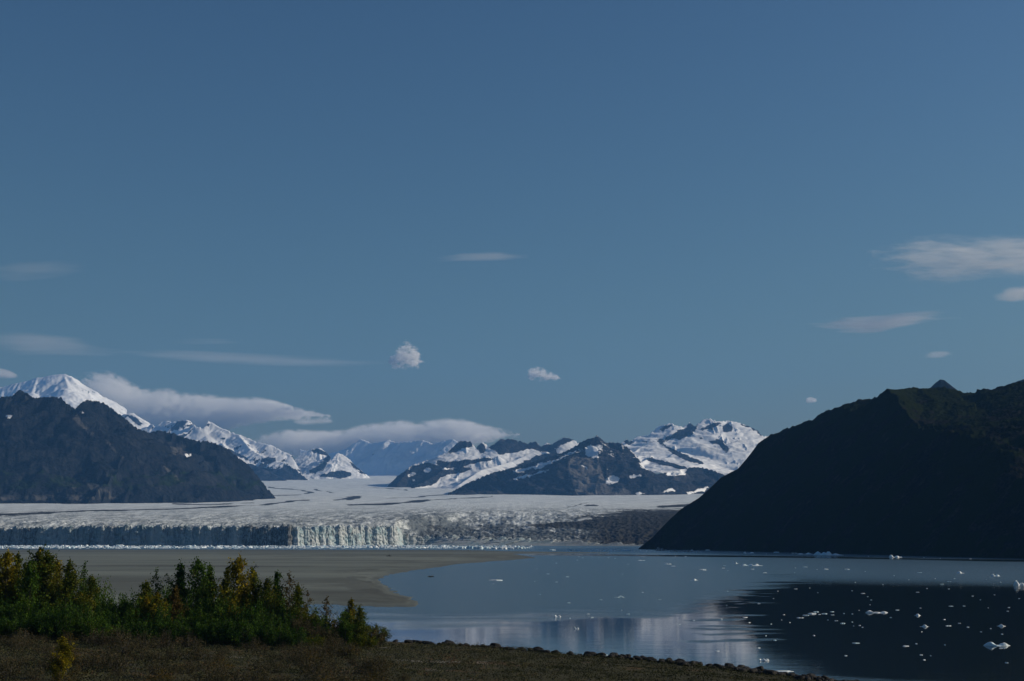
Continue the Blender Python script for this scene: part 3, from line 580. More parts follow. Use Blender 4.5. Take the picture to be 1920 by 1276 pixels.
# ------------------------------------------------------------------ floating ice
s_ = NT('berg_ice'); n1 = s_.noise(s_.pos((0.25,) * 3), 1.0, 6, 0.65); n2 = s_.noise(s_.pos((0.07,) * 3), 1.0, 3, 0.5)
col = s_.mix(s_.mrange(n2, 0.42, 0.62), (0.80, 0.85, 0.88), (0.50, 0.68, 0.76)); col = s_.mix(s_.math('MULTIPLY', s_.mrange(n1, 0.58, 0.7), 0.5), col, (0.2, 0.21, 0.21))
s_.principled(col, 0.45, s_.bump(n1, 0.5, 0.6)); M_ice = s_.m
s_ = NT('dirty_ice'); n1 = s_.noise(s_.pos((0.2,) * 3), 1.0, 6, 0.65)
s_.principled(s_.mix(s_.mrange(n1, 0.42, 0.58), (0.05, 0.05, 0.05), (0.5, 0.53, 0.55)), 0.6, s_.bump(n1, 0.5, 0.6)); M_dirt_ice = s_.m

def berg_mesh(name, w, d, h, seed, lumps=None, n=26, m=14, mat=None, rough=1.0):
    """ice block: closed sheet over an irregular plan; lumps = [(position along the width 0..1, height 0..1, radius 0..1)]"""
    u = np.linspace(-1, 1, n); v = np.linspace(-1, 1, m); U_, V_ = np.meshgrid(u, v)
    rr = np.sqrt(U_ ** 2 + V_ ** 2); mx = np.maximum(np.abs(U_), np.abs(V_)); k = np.where(rr > 0, mx / np.maximum(rr, 1e-6), 1)
    a, b = U_ * k, V_ * k; r = np.sqrt(a * a + b * b); th = np.arctan2(b, a)
    wob = 1 + 0.28 * gnoise(np.cos(th) * 1.7 + seed * 3.1, np.sin(th) * 1.7, seed) * 1.4
    x, y = a * wob * w / 2, b * wob * d / 2
    e = np.clip(1 - r ** 4, 0, 1) ** 0.5
    if lumps:
        prof = 0.12 + 0 * x
        for (p, hh_, rad) in lumps: prof = np.maximum(prof, hh_ * np.exp(-(((a * 0.5 + 0.5) - p) / rad) ** 2 * 2))
    else: prof = 0.75 + 0 * x
    z = 0.72 * h * e * prof * (1 + rough * 0.55 * ridged(x / w * 3.5 + seed, y / d * 3.5, 3, seed + 1)) / (1 + 0.3 * rough)
    z = z - (r > 0.98) * max(0.25, 0.12 * h)
    V0 = np.stack([x, y, z], -1).reshape(-1, 3)
    me_o = link_mesh(name, V0, grid_faces(m, n), mat or M_ice, smooth=False)
    return me_o
def scale_px(Y): return Y / F_PX
FLOAT = 'blocks of ice floating on the lake'
def berg(px, py, wpx, hpx, label, lumps=None, depth=0.7, seed=None, n=26, m=14, mat=None, name='iceberg', cat='iceberg', group=FLOAT, rough=1.0):
    x, y, z = on_z(px, py, 0.0); y = float(y); k = scale_px(y)
    w, h = wpx * k, hpx * k; d = max(w * depth, h)
    o = berg_mesh(name, w, d, h, seed if seed is not None else int(px * 7 + py) % 997, lumps, n, m, mat, rough)
    o.location = (float(x), y + d * 0.5, 0.0); o.rotation_euler.z = 0.0
    tag(o, label, cat, group); return o
B = berg
B(1556, 1040, 52, 12, 'largest jagged iceberg below the foot of the dark hill', [(0.12, 1.0, 0.14), (0.35, 0.6, 0.15), (0.5, 0.75, 0.12), (0.75, 0.4, 0.15)], 0.5, n=44, m=20)
B(1512, 1038, 30, 4, 'low broken ice raft trailing left of the largest iceberg under the hill', [(0.2, 0.6, 0.2), (0.7, 1, 0.15)])
B(1490, 1037, 16, 3, 'small dark-edged ice piece at the left end of the trail under the hill', mat=M_dirt_ice)
B(1682, 1044, 26, 7.5, 'lone white iceberg with a high left end under the hill', [(0.15, 1, 0.18), (0.6, 0.55, 0.2), (0.9, 0.35, 0.1)], n=30)
B(1404, 1036, 22, 4, 'small two-humped white ice block left of the big iceberg under the hill', [(0.2, 1, 0.12), (0.8, 0.7, 0.15)])
B(1457, 1035, 12, 3, 'little white ice lump between the two-humped block and the dark ice trail')
B(1243, 1031.5, 26, 10, 'dark slanting iceberg capped with white at the tip of the dark hill', [(0.2, 1, 0.16), (0.5, 0.6, 0.2), (0.8, 0.3, 0.2)], mat=M_dirt_ice, n=36)
B(1272, 1033, 32, 5, 'flat dirty ice raft right of the dark slanting iceberg', [(0.3, 0.7, 0.2), (0.8, 0.6, 0.1)], mat=M_dirt_ice)
B(1300, 1033.5, 30, 6.5, 'broken ice raft with a dark hump under the lower hill slope', [(0.15, 0.6, 0.1), (0.45, 1, 0.15), (0.8, 0.5, 0.1)], mat=M_dirt_ice, n=36)
B(1327, 1031, 10, 3, 'tiny white ice lump right of the dirty ice rafts')
B(974, 1027.5, 23, 7.5, 'flat-topped pale blue iceberg by the tip of the sand bar', [(0.1, 0.9, 0.2), (0.4, 1, 0.3), (0.8, 1, 0.3)], n=30, rough=0.4)
for px_, py_, w_, h_, t_ in [(957, 1028, 16, 5.5, 'tumbled ice block just left of the flat-topped iceberg'), (943, 1028.5, 17, 8, 'blocky blue iceberg second left of the flat-topped iceberg'), (929, 1028.5, 14, 6, 'rounded pale iceberg in the middle of the row behind the sand bar'),
        (914, 1027, 12, 5, 'small pale ice block in the row behind the sand bar'), (897, 1028.5, 18, 12, 'tallest pointed blue iceberg of the row behind the sand bar'), (882, 1027.5, 14, 9, 'sharp double-topped ice block left of the tallest pointed one'),
        (866, 1027, 15, 6, 'low pale ice block at the left end of the row behind the sand bar'), (706, 1024, 22, 6, 'dark blue ice block floating at the foot of the sunlit ice cliff'), (686, 1023, 14, 4.5, 'low ice block left of the dark blue one under the sunlit cliff'),
        (735, 1024, 20, 5, 'dark low ice block under the right end of the sunlit cliff'), (346, 1020, 40, 5.5, 'long white ice block standing in front of the shaded cliff'), (320, 1019.5, 16, 6, 'white humped ice block left of the long one by the shaded cliff'),
        (377, 1019.5, 18, 3.5, 'flat white ice block right of the long one by the shaded cliff'), (45, 1018.5, 22, 4.5, 'grey ice block near the left edge in front of the cliff'), (117, 1018, 28, 5.5, 'slanting grey ice slab before the cliff, left part of the picture'),
        (222, 1023, 18, 5, 'white ice heap in the brash before the shaded cliff'), (455, 1021.5, 12, 4, 'dark ice lump in front of the shaded cliff near its bright end'), (1036, 1031, 14, 4, 'small white ice block beyond the thin spit'),
        (1068, 1031, 10, 6, 'narrow upright ice piece beyond the thin spit'), (1085, 1031.5, 9, 3.5, 'small ice piece right of the narrow upright one'), (1118, 1031, 20, 3, 'flat pale ice floe beyond the end of the spit'),
        (1143, 1032, 24, 3, 'greenish flat ice floe right of the spit end'), (1175, 1031.5, 18, 4, 'white jagged ice floe in front of the dark rubble slope')]:
    B(px_, py_, w_, h_, t_, None if w_ < 20 else [(0.2, 0.8, 0.2), (0.6, 1, 0.2), (0.9, 0.5, 0.15)], n=24, m=12, mat=M_dirt_ice if t_.startswith(('dark', 'grey', 'slanting')) else None)
# near bergs and floes
B(1646, 1148, 40, 10, 'bone-shaped white ice floe with a raised left end on the dark water', [(0.15, 0.62, 0.2), (0.5, 0.2, 0.3), (0.85, 0.42, 0.2)], 0.45, n=48, m=18, rough=0.35)
B(1872, 1210, 48, 13, 'large two-humped white ice floe nearest the right edge', [(0.25, 0.75, 0.26), (0.78, 0.6, 0.2)], 0.4, n=48, m=18, rough=0.35)
B(1912, 1096, 20, 11, 'white ice block with a pointed top at the right edge', [(0.3, 1, 0.25), (0.8, 0.6, 0.2)])
B(1802, 1073.5, 18, 5, 'small domed ice floe in the light band of rippled water', [(0.45, 1, 0.25)])
B(1868, 1079, 20, 5, 'small rough ice floe right of the domed one in the rippled water', [(0.3, 1, 0.15), (0.7, .8, .15)])
B(1734, 1174, 17, 5.5, 'diamond-shaped white floe on the dark water left of the humped floe', [(0.6, 1, 0.25)], n=24)
B(1722, 1153, 13, 4.5, 'small rounded white floe above the diamond-shaped one', [(0.5, 1, 0.3)])
B(1879, 1173, 15, 5, 'small lens-shaped white floe above the two-humped one', [(0.5, 1, 0.3)])
B(1433, 1238, 19, 7, 'white ice block with two raised ends close to the boulder shore', [(0.12, .8, 0.12), (0.5, 0.7, 0.2), (.9, 1, .12)], n=36)
B(1128, 1231, 26, 9, 'cluster of white ice knobs just behind the shore boulders', [(0.2, .7, 0.12), (0.55, 1, 0.12), (.9, .85, .1)], n=40)
B(930, 1087.5, 24, 3, 'long thin white floe on the open water right of the sand bar')
B(1162, 1119, 19, 4, 'white floe with a long flat tail in the middle of the lake', [(0.6, 1, 0.3)])
B(1302, 1087, 14, 4, 'wedge of white ice in the middle distance near the dark reflection', [(0.6, 1, 0.3)])
B(1318, 1068, 12, 3.5, 'small pale ice lump beyond the wedge of ice')
B(1410, 1059.5, 40, 4.5, 'long broken ice floe at the far edge of the dark reflection', [(0.2, .9, .1), (.5, .8, .1), (.75, 1, .08)], n=44)
B(1380, 1055.5, 9, 4.5, 'small upright ice chip left of the long broken floe', [(0.5, 1, 0.25)])
B(1045, 1155, 15, 4, 'low double floe over the blue mountain reflection', [(0.25, 1, 0.15), (.75, 1, .15)])
B(1081, 1178, 10, 5, 'pair of tiny ice lumps above the blue reflection', [(0.2, 1, 0.15), (.8, .8, .15)])
B(1472, 1258.5, 36, 1.6, 'very thin long ice sheet near the boulder shore')
B(1524, 1150, 15, 3.2, 'largest flat floe of the small cluster on the dark water', rough=.5)
def px8(a, b): return 1360 + a / 3.4286, 960 + b / 3.4286
def px7(a, b): return 880 + a / 3.4286, 960 + b / 3.4286
small = [px8(*p) + (w,) for p in () for w in ()]
lst8 = [(452, 490, 27), (885, 519, 28), (1440, 443, 34), (1393, 459, 32), (1450, 601, 36), (1535, 600, 20), (1433, 728, 46), (840, 839, 50), (1163, 858, 54), (1258, 915, 24), (1278, 947, 18), (775, 920, 22), (318, 820, 24),
        (128, 673, 36), (217, 585, 22), (583, 638, 46), (517, 660, 46), (483, 676, 56), (635, 650, 46), (687, 637, 28), (714, 695, 28), (755, 712, 40), (863, 725, 16), (1107, 626, 34), (376, 656, 16), (155, 707, 14), (690, 657, 30), (605, 654, 20),
        (762, 648, 9), (817, 651, 12), (815, 703, 12), (825, 728, 6), (882, 737, 14), (915, 540, 10), (937, 561, 12), (815, 502, 12), (594, 514, 7), (543, 484, 7), (1014, 461, 12), (1590, 536, 16), (1236, 511, 24), (1297, 487, 12), (1436, 490, 16), (1473, 424, 14),
        (1890, 552, 14), (1823, 610, 18), (1815, 633, 12), (1255, 613, 14), (1063, 674, 12), (1408, 687, 16), (1505, 711, 22), (1560, 736, 20), (1706, 745, 12), (1780, 781, 16), (1770, 872, 26), (1228, 843, 14), (1412, 850, 8), (1263, 766, 8), (1643, 766, 8), (1810, 965, 24), (1320, 920, 8),
        (570, 790, 14), (262, 792, 8), (295, 716, 12), (217, 870, 18), (416, 706, 8), (362, 690, 6), (660, 690, 6), (310, 552, 10), (338, 504, 12), (510, 350, 40), (650, 364, 40), (780, 365, 44), (1248, 385, 34), (1680, 430, 12), (1770, 447, 14), (640, 358, 10), (247, 388, 14), (445, 386, 10), (450, 355, 12), (175, 366, 24),
        (1575, 297, 20), (1276, 288, 14), (265, 266, 10), (920, 280, 12), (1380, 293, 8), (590, 365, 14), (900, 378, 8), (1085, 405, 8), (1350, 424, 8), (835, 447, 10), (1180, 432, 8), (1640, 560, 8), (1730, 528, 8), (930, 592, 8), (860, 628, 6), (1690, 612, 7)]
lst7 = [(560, 324, 14), (536, 306, 9), (630, 413, 28), (507, 394, 24), (435, 361, 10), (560, 446, 22), (1115, 512, 16), (1225, 559, 30), (1500, 368, 36), (763, 651, 20), (790, 673, 22), (1020, 652, 30), (648, 679, 10), (980, 627, 10), (1350, 718, 20), (1445, 692, 16), (1623, 684, 16), (1660, 505, 16), (1655, 595, 8),
        (1635, 357, 30), (1662, 372, 12), (1310, 344, 34), (1595, 890, 40), (845, 560, 24), (640, 580, 24), (730, 290, 18), (790, 284, 10), (835, 288, 10), (895, 290, 14), (937, 294, 18), (695, 305, 14), (1110, 308, 60), (1325, 279, 14), (1390, 281, 16), (1278, 331, 60), (455, 526, 8), (1020, 331, 8), (985, 395, 8), (1120, 283, 8), (705, 283, 14), (630, 281, 8), (1820, 363, 30), (1900, 386, 26), (1640, 340, 20), (155, 458, 6), (420, 443, 5), (1100, 240, 12), (1140, 246, 20), (1060, 248, 14)]
protos = [berg_mesh('ice_floe', 1, 1, 1, 300 + i, None if i % 3 else [(0.3, 1, .25), (.75, .7, .2)], n=12, m=8, rough=0.6) for i in range(6)]
used_p = set()
for which, lst in ((8, lst8), (7, lst7)):
    for i, (a, b_, w_) in enumerate(lst):
        px_, py_ = (px8 if which == 8 else px7)(a, b_)
        x, y, z = on_z(px_, py_, 0); y = float(y); k = scale_px(y); w = w_ / 3.43 * k * 0.88
        j = (i * 5 + which) % 6
        if j in used_p: o = protos[j].copy(); COL.objects.link(o)
        else: o = protos[j]; used_p.add(j)
        o.location = (float(x), y, 0); o.scale = (w, max(0.55 * w, 1.0), max(min(random.uniform(0.10, 0.2) * w, 1.0), 0.22)); o.rotation_euler.z = random.uniform(-0.4, 0.4)
        if which == 8 and py_ > 1085: tag(o, 'small white ice floe on the dark reflection of the hill', 'ice floe', 'small ice floes on the dark water')
        elif py_ > 1060: tag(o, 'small white ice floe on the blue open water of the lake', 'ice floe', 'small ice floes on the open lake')
        else: tag(o, 'tiny pale ice floe far out near the opposite shore', 'ice floe', 'far ice floes near the opposite shore')
# brash ice in front of the cliff: uncountable
N = 2600
u_ = rng.uniform(-160, 1000, N); yf = np.interp(u_, uc, yb) - 25
y_ = 3720 + (yf - 3720) * rng.uniform(0, 1, N) ** 0.8 * np.where(u_ > 820, .35 + .65 * rng.uniform(0, 1, N), 1)
keep = (u_ < 860) | (rng.uniform(0, 1, N) < 0.5); u_, y_ = u_[keep], y_[keep]; N = len(u_)
x_ = y_ * (u_ - 960) * cT / F_PX
sz = 1.5 + 7 * rng.uniform(0, 1, N) ** 3; hz = 0.5 + 3.2 * rng.uniform(0, 1, N) ** 3
ang = rng.uniform(0, 6.28, (N, 5)) * 0.15 + np.arange(5)[None, :] * 1.2566
ring = np.stack([np.cos(ang) * sz[:, None] * 1.6, np.sin(ang) * sz[:, None], np.full_like(ang, -0.3)], -1)
topr = ring * np.array([0.6, 0.6, 1]) ; topr[..., 2] = hz[:, None] * rng.uniform(0.5, 1.3, (N, 5)); topr[..., 0] += rng.normal(0, .2, N)[:, None] * sz[:, None]
cen = topr.mean(1, keepdims=True); cen[..., 2] += hz[:, None] * 0.3
Vb = (np.concatenate([ring, topr, cen], 1) + np.stack([x_, y_, 0 * x_], -1)[:, None, :]).reshape(-1, 3)
fb = []
for i in range(5):
    j = (i + 1) % 5; fb += [(i, j, 5 + j), (i, 5 + j, 5 + i), (5 + i, 5 + j, 10)]
Fb = (np.arange(N)[:, None, None] * 11 + np.array(fb)[None]).reshape(-1, 3)
o = link_mesh('brash_ice', Vb, Fb, M_ice, smooth=False); tag(o, 'dense band of broken floating ice below the ice cliff', kind='stuff')

# ------------------------------------------------------------------ boulders along the near shore
s_ = NT('boulder_rock'); n1 = s_.noise(s_.pos((0.9,) * 3), 1.0, 7, 0.65); n2 = s_.noise(s_.pos((3.5,) * 3), 1.0, 5, 0.7)
col = s_.mix(s_.mrange(n1, 0.35, 0.65), (0.007, 0.007, 0.008), (0.020, 0.019, 0.018)); col = s_.mix(s_.math('MULTIPLY', s_.mrange(n2, 0.6, 0.72), 0.6), col, (0.045, 0.042, 0.036))
s_.principled(col, 0.8, s_.bump(n2, 0.6, 0.08)); M_rock = s_.m
def boulder(seed):
    n, m = 16, 10
    th = np.linspace(0, 2 * math.pi, n, endpoint=False); ph = np.linspace(0, math.pi, m)
    T_, P2 = np.meshgrid(th, ph); d = np.stack([np.sin(P2) * np.cos(T_), np.sin(P2) * np.sin(T_), np.cos(P2)], -1)
    r = np.ones(T_.shape); rg = np.random.default_rng(seed)
    for _ in range(12):                                    # cut by random planes: angular rock
        nrm = rg.normal(size=3); nrm /= np.linalg.norm(nrm); q = d @ nrm; c = rg.uniform(0.62, 0.95)
        r = np.where(q > 0.2, np.minimum(r, c / np.maximum(q, 0.2)), r)
    V0 = (d * r[..., None]).reshape(-1, 3) * np.array([1, 0.8, 0.62])
    i = np.arange(m - 1)[:, None] * n; j = np.arange(n)[None, :]
    Fq = np.stack([i + j, i + n + j, i + n + (j + 1) % n, i + (j + 1) % n], -1).reshape(-1, 4)
    o = link_mesh('boulder', V0, Fq, M_rock, smooth=False); return o
bp_ = [boulder(i) for i in range(7)]; usedb = set()
SHX = np.array(SH)
def put_boulder(px_, off, size, label, group='boulders along the near shore'):
    size = size * 0.9
    py_ = np.interp(px_, [p[0] for p in shore_px], [p[1] for p in shore_px])
    x, y, z = on_z(px_, py_, 1.6); y = float(y) - off; x = y * (px_ - 960) * cT / F_PX
    j = random.randrange(7)
    if j in usedb: o = bp_[j].copy(); COL.objects.link(o)
    else: o = bp_[j]; usedb.add(j)
    o.location = (x, y, float(land_z(x, y)) + 0.28 * size); o.scale = (size * random.uniform(.85, 1.3), size, size * random.uniform(.75, 1.05)); o.rotation_euler = (random.uniform(-.25, .25), random.uniform(-.25, .25), random.uniform(0, 6.3))
    tag(o, label, 'boulder', group)
for px_, off, sz_, lb in [(842, 1.0, 1.75, 'largest dark domed boulder on the shore right of the trees'), (873, 0.5, 1.2, 'dark round boulder just right of the largest domed one'), (928, 1.0, 1.7, 'broad dark boulder rising from the shore, second largest right of the trees'),
        (908, 0.8, 1.15, 'dark boulder leaning against the left of the broad boulder'), (780, 0.5, 1.0, 'low flat boulder nearest the trees on the shore'), (1150, 0.5, 1.4, 'dark hump-backed boulder below the cluster of white ice knobs'),
        (1272, 0.5, 1.35, 'dark rounded boulder midway along the right half of the shore line'), (1362, 0.5, 1.35, 'large low boulder near the right end of the rock line'), (1420, .3, 1.0, 'pointed boulder almost at the water at the right end of the rock line'), (1006, .5, 1.3, 'squat dark boulder where the shore line starts to drop to the right')]:
    put_boulder(px_, off, sz_, lb)
for i in range(260):
    t_ = random.random() ** 0.8; px_ = 740 + 880 * t_
    put_boulder(px_, random.uniform(-1.0, 4.5 + 7 * t_) , random.uniform(0.45, 1.0) * (1.0 if random.random() < .8 else 1.25), 'dark angular boulder in the rock line along the near shore')

# ------------------------------------------------------------------ vegetation
def leaf_mat(name, a, b, c=None):
    s = NT(name); r = s.attr('tint')
    col = s.mix(s.mrange(r, 0.2, 0.8), a, b)
    if c: col = s.mix(s.mrange(r, 0.86, 0.93), col, c)
    d = s.n('ShaderNodeBsdfDiffuse', i={'Color': col}); t = s.n('ShaderNodeBsdfTranslucent', i={'Color': col})
    mx = s.n('ShaderNodeMixShader', i={0: 0.3}); s.t.links.new(d.outputs[0], mx.inputs[1]); s.t.links.new(t.outputs[0], mx.inputs[2]); s.t.links.new(mx.outputs[0], s.out.inputs[0])
    return s.m
L_green = leaf_mat('green_leaves', (0.026, 0.062, 0.008), (0.075, 0.125, 0.016), (0.09, 0.09, 0.012))
L_dark = leaf_mat('dark_green_leaves', (0.018, 0.046, 0.007), (0.048, 0.092, 0.014), (0.05, 0.06, 0.012))
L_mix = leaf_mat('turning_leaves', (0.034, 0.058, 0.008), (0.10, 0.108, 0.012), (0.16, 0.12, 0.012))
L_yel = leaf_mat('yellow_leaves', (0.075, 0.078, 0.008), (0.20, 0.165, 0.012), (0.22, 0.13, 0.012))
L_or = leaf_mat('orange_leaves', (0.045, 0.042, 0.012), (0.10, 0.070, 0.016), (0.10, 0.05, 0.02))
L_scrub = leaf_mat('scrub_twigs', (0.030, 0.032, 0.016), (0.080, 0.070, 0.038), (0.085, 0.05, 0.022))
s_ = NT('bark'); n1 = s_.noise(s_.pos((4, 4, 1)), 1.0, 4); s_.principled(s_.mix(n1, (0.03, 0.028, 0.024), (0.09, 0.085, 0.075)), 0.9); M_bark = s_.m

def leaf_quads(P, size, rg, up=0.3):
    n = len(P); a = rg.normal(size=(n, 3)); a /= np.linalg.norm(a, axis=1)[:, None]
    b = rg.normal(size=(n, 3)); b -= (b * a).sum(1)[:, None] * a; b /= np.linalg.norm(b, axis=1)[:, None]
    sz = size * rg.uniform(0.6, 1.3, n)[:, None]
    a *= sz * 0.5; b *= sz * 0.33
    V = np.stack([P - a, P + b, P + a, P - b], 1).reshape(-1, 3)
    return V, (np.arange(n)[:, None] * 4 + np.arange(4)[None]).astype(np.int32)
def tube(path, radii, k=6):
    V = []; Fq = []
    for i, (p, r) in enumerate(zip(path, radii)):
        for j in range(k): V.append((p[0] + r * math.cos(6.2832 * j / k), p[1] + r * math.sin(6.2832 * j / k), p[2]))
        if i:
            for j in range(k): a = (i - 1) * k + j; b = (i - 1) * k + (j + 1) % k; Fq.append((a, b, b + k, a + k))
    return V, Fq
def join(parts):
    V = []; Fq = []
    for v, f in parts:
        o = len(V); V += list(v); Fq += [tuple(i + o for i in q) for q in f]
    return V, Fq
def make_tree(seed, h=10.0, R=1.5, nb=56, nl=75, leaf=0.30, sparse=0.0, start=0.06):
    rg = np.random.default_rng(seed); parts = []; lean = rg.uniform(-.03, .03, 2) * h
    def tr(t): return np.array([lean[0] * t * t + 0.12 * math.sin(3 * t + seed), lean[1] * t * t, h * t])
    ts = np.linspace(0, 1, 9); parts.append(tube([tr(t) for t in ts], [0.14 * (1 - 0.9 * t) * h / 10 for t in ts]))
    P = []; tint = []
    for i in range(nb):
        t = start + (0.97 - start) * (i + rg.uniform(0, 1)) / nb
        if rg.random() < sparse: continue
        az = rg.uniform(0, 6.283); prof = min(1, (t / 0.22) ** 0.6) * (1 - t) ** 0.72 * 1.25 + 0.05
        L = R * prof * rg.uniform(0.45, 1.6)
        rise = L * rg.uniform(0.7, 1.6); p0 = tr(t)
        tip = p0 + np.array([math.cos(az) * L, math.sin(az) * L, rise]); tip[2] = min(tip[2], h * 1.02)
        parts.append(tube([p0, (p0 + tip) / 2 + rg.normal(0, .05, 3), tip], [0.035, 0.022, 0.006], 4))
        n = int(nl * (0.35 + prof)); q = rg.uniform(0.12, 1.08, n) ** 0.75
        c = p0 + (tip - p0) * q[:, None] + rg.normal(0, 0.13 + 0.10 * L, (n, 3)) * np.array([1, 1, 1.1])
        P.append(c); tint.append(np.clip(rg.normal(rg.uniform(.2, .75), 0.16, n), 0, 1))
    P.append(tr(1.0) + rg.normal(0, .12, (30, 3)) * np.array([1, 1, 2.8])); tint.append(rg.uniform(0, 1, 30))
    P = np.concatenate(P); tint = np.concatenate(tint)
    V, Fq = leaf_quads(P, leaf, rg)
    return join(parts), V, Fq, np.repeat(tint, 4)
def make_bush(seed, R=2.4, h=3.6, ns=46, nl=70, leaf=0.22):
    rg = np.random.default_rng(seed); parts = []; P = []; tint = []
    for i in range(ns):
        az = rg.uniform(0, 6.283); rr = R * math.sqrt(rg.uniform(0, 1)); hh_ = h * (1 - 0.5 * (rr / R) ** 2) * rg.uniform(0.65, 1.15)
        base = np.array([math.cos(az) * rr * .3, math.sin(az) * rr * .3, 0]); tip = np.array([math.cos(az) * rr, math.sin(az) * rr, hh_])
        mid = (base + tip) / 2 + np.array([0, 0, 0.1 * h])
        parts.append(tube([base, mid, tip], [0.03, 0.02, 0.006], 4))
        q = rg.uniform(0.1, 1.03, nl) ** 0.7; c = base + (tip - base) * q[:, None] + np.array([0, 0, 1]) * (0.1 * h * 4 * q * (1 - q))[:, None] + rg.normal(0, 0.2, (nl, 3))
        P.append(c); tint.append(np.clip(rg.normal(rg.uniform(.15, .8), .15, nl), 0, 1))
    P = np.concatenate(P); tint = np.concatenate(tint); P[:, 2] = np.maximum(P[:, 2], 0.05)
    V, Fq = leaf_quads(P, leaf, rg)
    return join(parts), V, Fq, np.repeat(tint, 4)
class Proto:
    def __init__(s, kind, data, w):
        s.kind = kind; s.w = w; s.wood, s.V, s.F, s.t = data; s.me = None
    def place(s, x, y, z, sc, rz, mat, label, cat, group):
        root = bpy.data.objects.new(s.kind, None); COL.objects.link(root)
        root.location = (x, y, z); root.scale = sc; root.rotation_euler.z = rz
        tn, cn = ('trunk', 'crown') if 'tree' in s.kind else ('stems', 'foliage')
        if s.me is None:
            a = link_mesh(tn, s.wood[0], s.wood[1], M_bark); b = link_mesh(cn, s.V, s.F, mat, {'tint': s.t}, smooth=False); s.me = (a.data, b.data)
        else:
            a = bpy.data.objects.new(tn, s.me[0]); b = bpy.data.objects.new(cn, s.me[1]); COL.objects.link(a); COL.objects.link(b)
        a.parent = root; b.parent = root
        b.material_slots[0].link = 'OBJECT'; b.material_slots[0].material = mat
        tag(root, label, cat, group); return root
TH_ = 10.0
tps = [Proto('tree', make_tree(100 + i, 10, 1.5 + 0.15 * (i % 3)), 1) for i in range(6)]
tsp = [Proto('tree', make_tree(200 + i, 10, 1.3, nb=26, nl=30, sparse=.25), 1) for i in range(3)]
bps = [Proto('bush', make_bush(300 + i, 2.4, 3.6), 1) for i in range(6)]
bsp = [Proto('shrub', make_bush(400 + i, 1.7, 2.4, ns=34, nl=24, leaf=0.17), 1) for i in range(5)]
def ground_at(px_, Y_):
    x = Y_ * (px_ - 960) * cT / F_PX; return x, float(land_z(x, Y_))
def tree(px_, top, Y_, mat, label, sparse=False, wide=1.0, i=[0]):
    Y_ = Y_ + 56 if Y_ > 200 else Y_
    x, z = ground_at(px_, Y_); zt_ = float(at_depth(px_, top, Y_)[2]); k = (zt_ - z + 0.3) / 10.1
    i[0] += 1; pr = (tsp if sparse else tps)[i[0] % (3 if sparse else 6)]
    pr.place(x, Y_, z - 0.2, (1.2 * wide, 1.2 * wide, k), i[0] * 2.4, mat, label, 'tree', 'young cottonwoods in the thicket')
tree(-12, 1028, 262, L_yel, 'bright yellow young tree cut by the left edge', wide=1.6)
tree(14, 1036, 258, L_yel, 'yellow young tree second from the left edge', wide=1.5)
tree(36, 1040, 268, L_mix, 'slim yellow-green tree third from the left edge', wide=1.1)
tree(52, 1058, 255, L_mix, 'shorter turning tree left of the tall pair', wide=1.0)
tree(71, 1028, 262, L_mix, 'tallest tree of the left clump, pointed yellow-green top', wide=1.25)
tree(60, 1052, 250, L_green, 'green tree leaning against the left side of the tallest tree', wide=1.1)
tree(94, 1040, 258, L_mix, 'broad yellow tree right beside the tallest of the left clump', wide=1.6)
tree(110, 1052, 266, L_yel, 'small golden tree right of the broad yellow one', wide=1.1)
tree(128, 1054, 256, L_mix, 'orange-tipped tree at the right end of the left clump', wide=1.3)
tree(160, 1059, 262, L_dark, 'thin dark green sapling with sparse top right of the left clump', True, 1.2)
tree(178, 1082, 250, L_mix, 'short turning tree beside the thin dark sapling', wide=1.1)
tree(280, 1092, 256, L_mix, 'short yellow-green tree left of the slender dark spire', wide=1.2)
tree(292, 1070, 262, L_dark, 'slender dark green spire left of the gap in the thicket', True, 1.1)
tree(278, 1118, 248, L_yel, 'small golden tree low in the thicket', wide=1.1)
tree(300, 1112, 246, L_yel, 'small golden-green tree right of the low golden one', wide=1.0)
tree(339, 1059, 262, L_dark, 'full dark green tree left of the twin green spires', wide=1.3)
tree(376, 1050, 262, L_green, 'left and taller of the twin green spires', wide=1.15)
tree(393, 1060, 266, L_green, 'right and shorter of the twin green spires', wide=0.95)
tree(332, 1102, 250, L_or, 'small orange-brown tree in front of the full dark tree', wide=.9)
tree(447, 1047, 258, L_yel, 'brightest golden tree standing alone in the middle of the thicket', wide=1.45)
tree(430, 1068, 266, L_mix, 'short green-yellow tree touching the left of the brightest golden one', wide=.8)
tree(477, 1066, 262, L_mix, 'slim yellow-green tree right of the brightest golden one', wide=0.9)
tree(498, 1086, 258, L_mix, 'low bushy yellow-green tree in the right half of the thicket', wide=1.1)
tree(520, 1073, 262, L_dark, 'slim dark green spire in the right half of the thicket', wide=.85)
tree(548, 1077, 262, L_or, 'tall thin brownish tree right of the slim dark spire', True, 1.3)
tree(562, 1098, 256, L_mix, 'dark-topped turning tree near the right end of the thicket', wide=.9)
tree(436, 1125, 244, L_yel, 'little yellow tree low in front of the brightest golden one', wide=.8)
tree(616, 1122, 262, L_or, 'thin sparse orange sapling against the water', True, 1.2)
tree(580, 1112, 258, L_or, 'short brownish tree at the foot of the right slope of the thicket', True, 1.1)
tree(663, 1124, 256, L_yel, 'yellow sapling before the water near the right end', wide=.85)
tree(676, 1138, 252, L_mix, 'short leafy sapling right of the yellow one before the water', wide=.8)
tree(650, 1146, 250, L_green, 'small green sapling left of the yellow one before the water', wide=.8)
tree(124, 1196, 188, L_yel, 'small golden sapling alone in the scrub in the foreground', wide=.62)
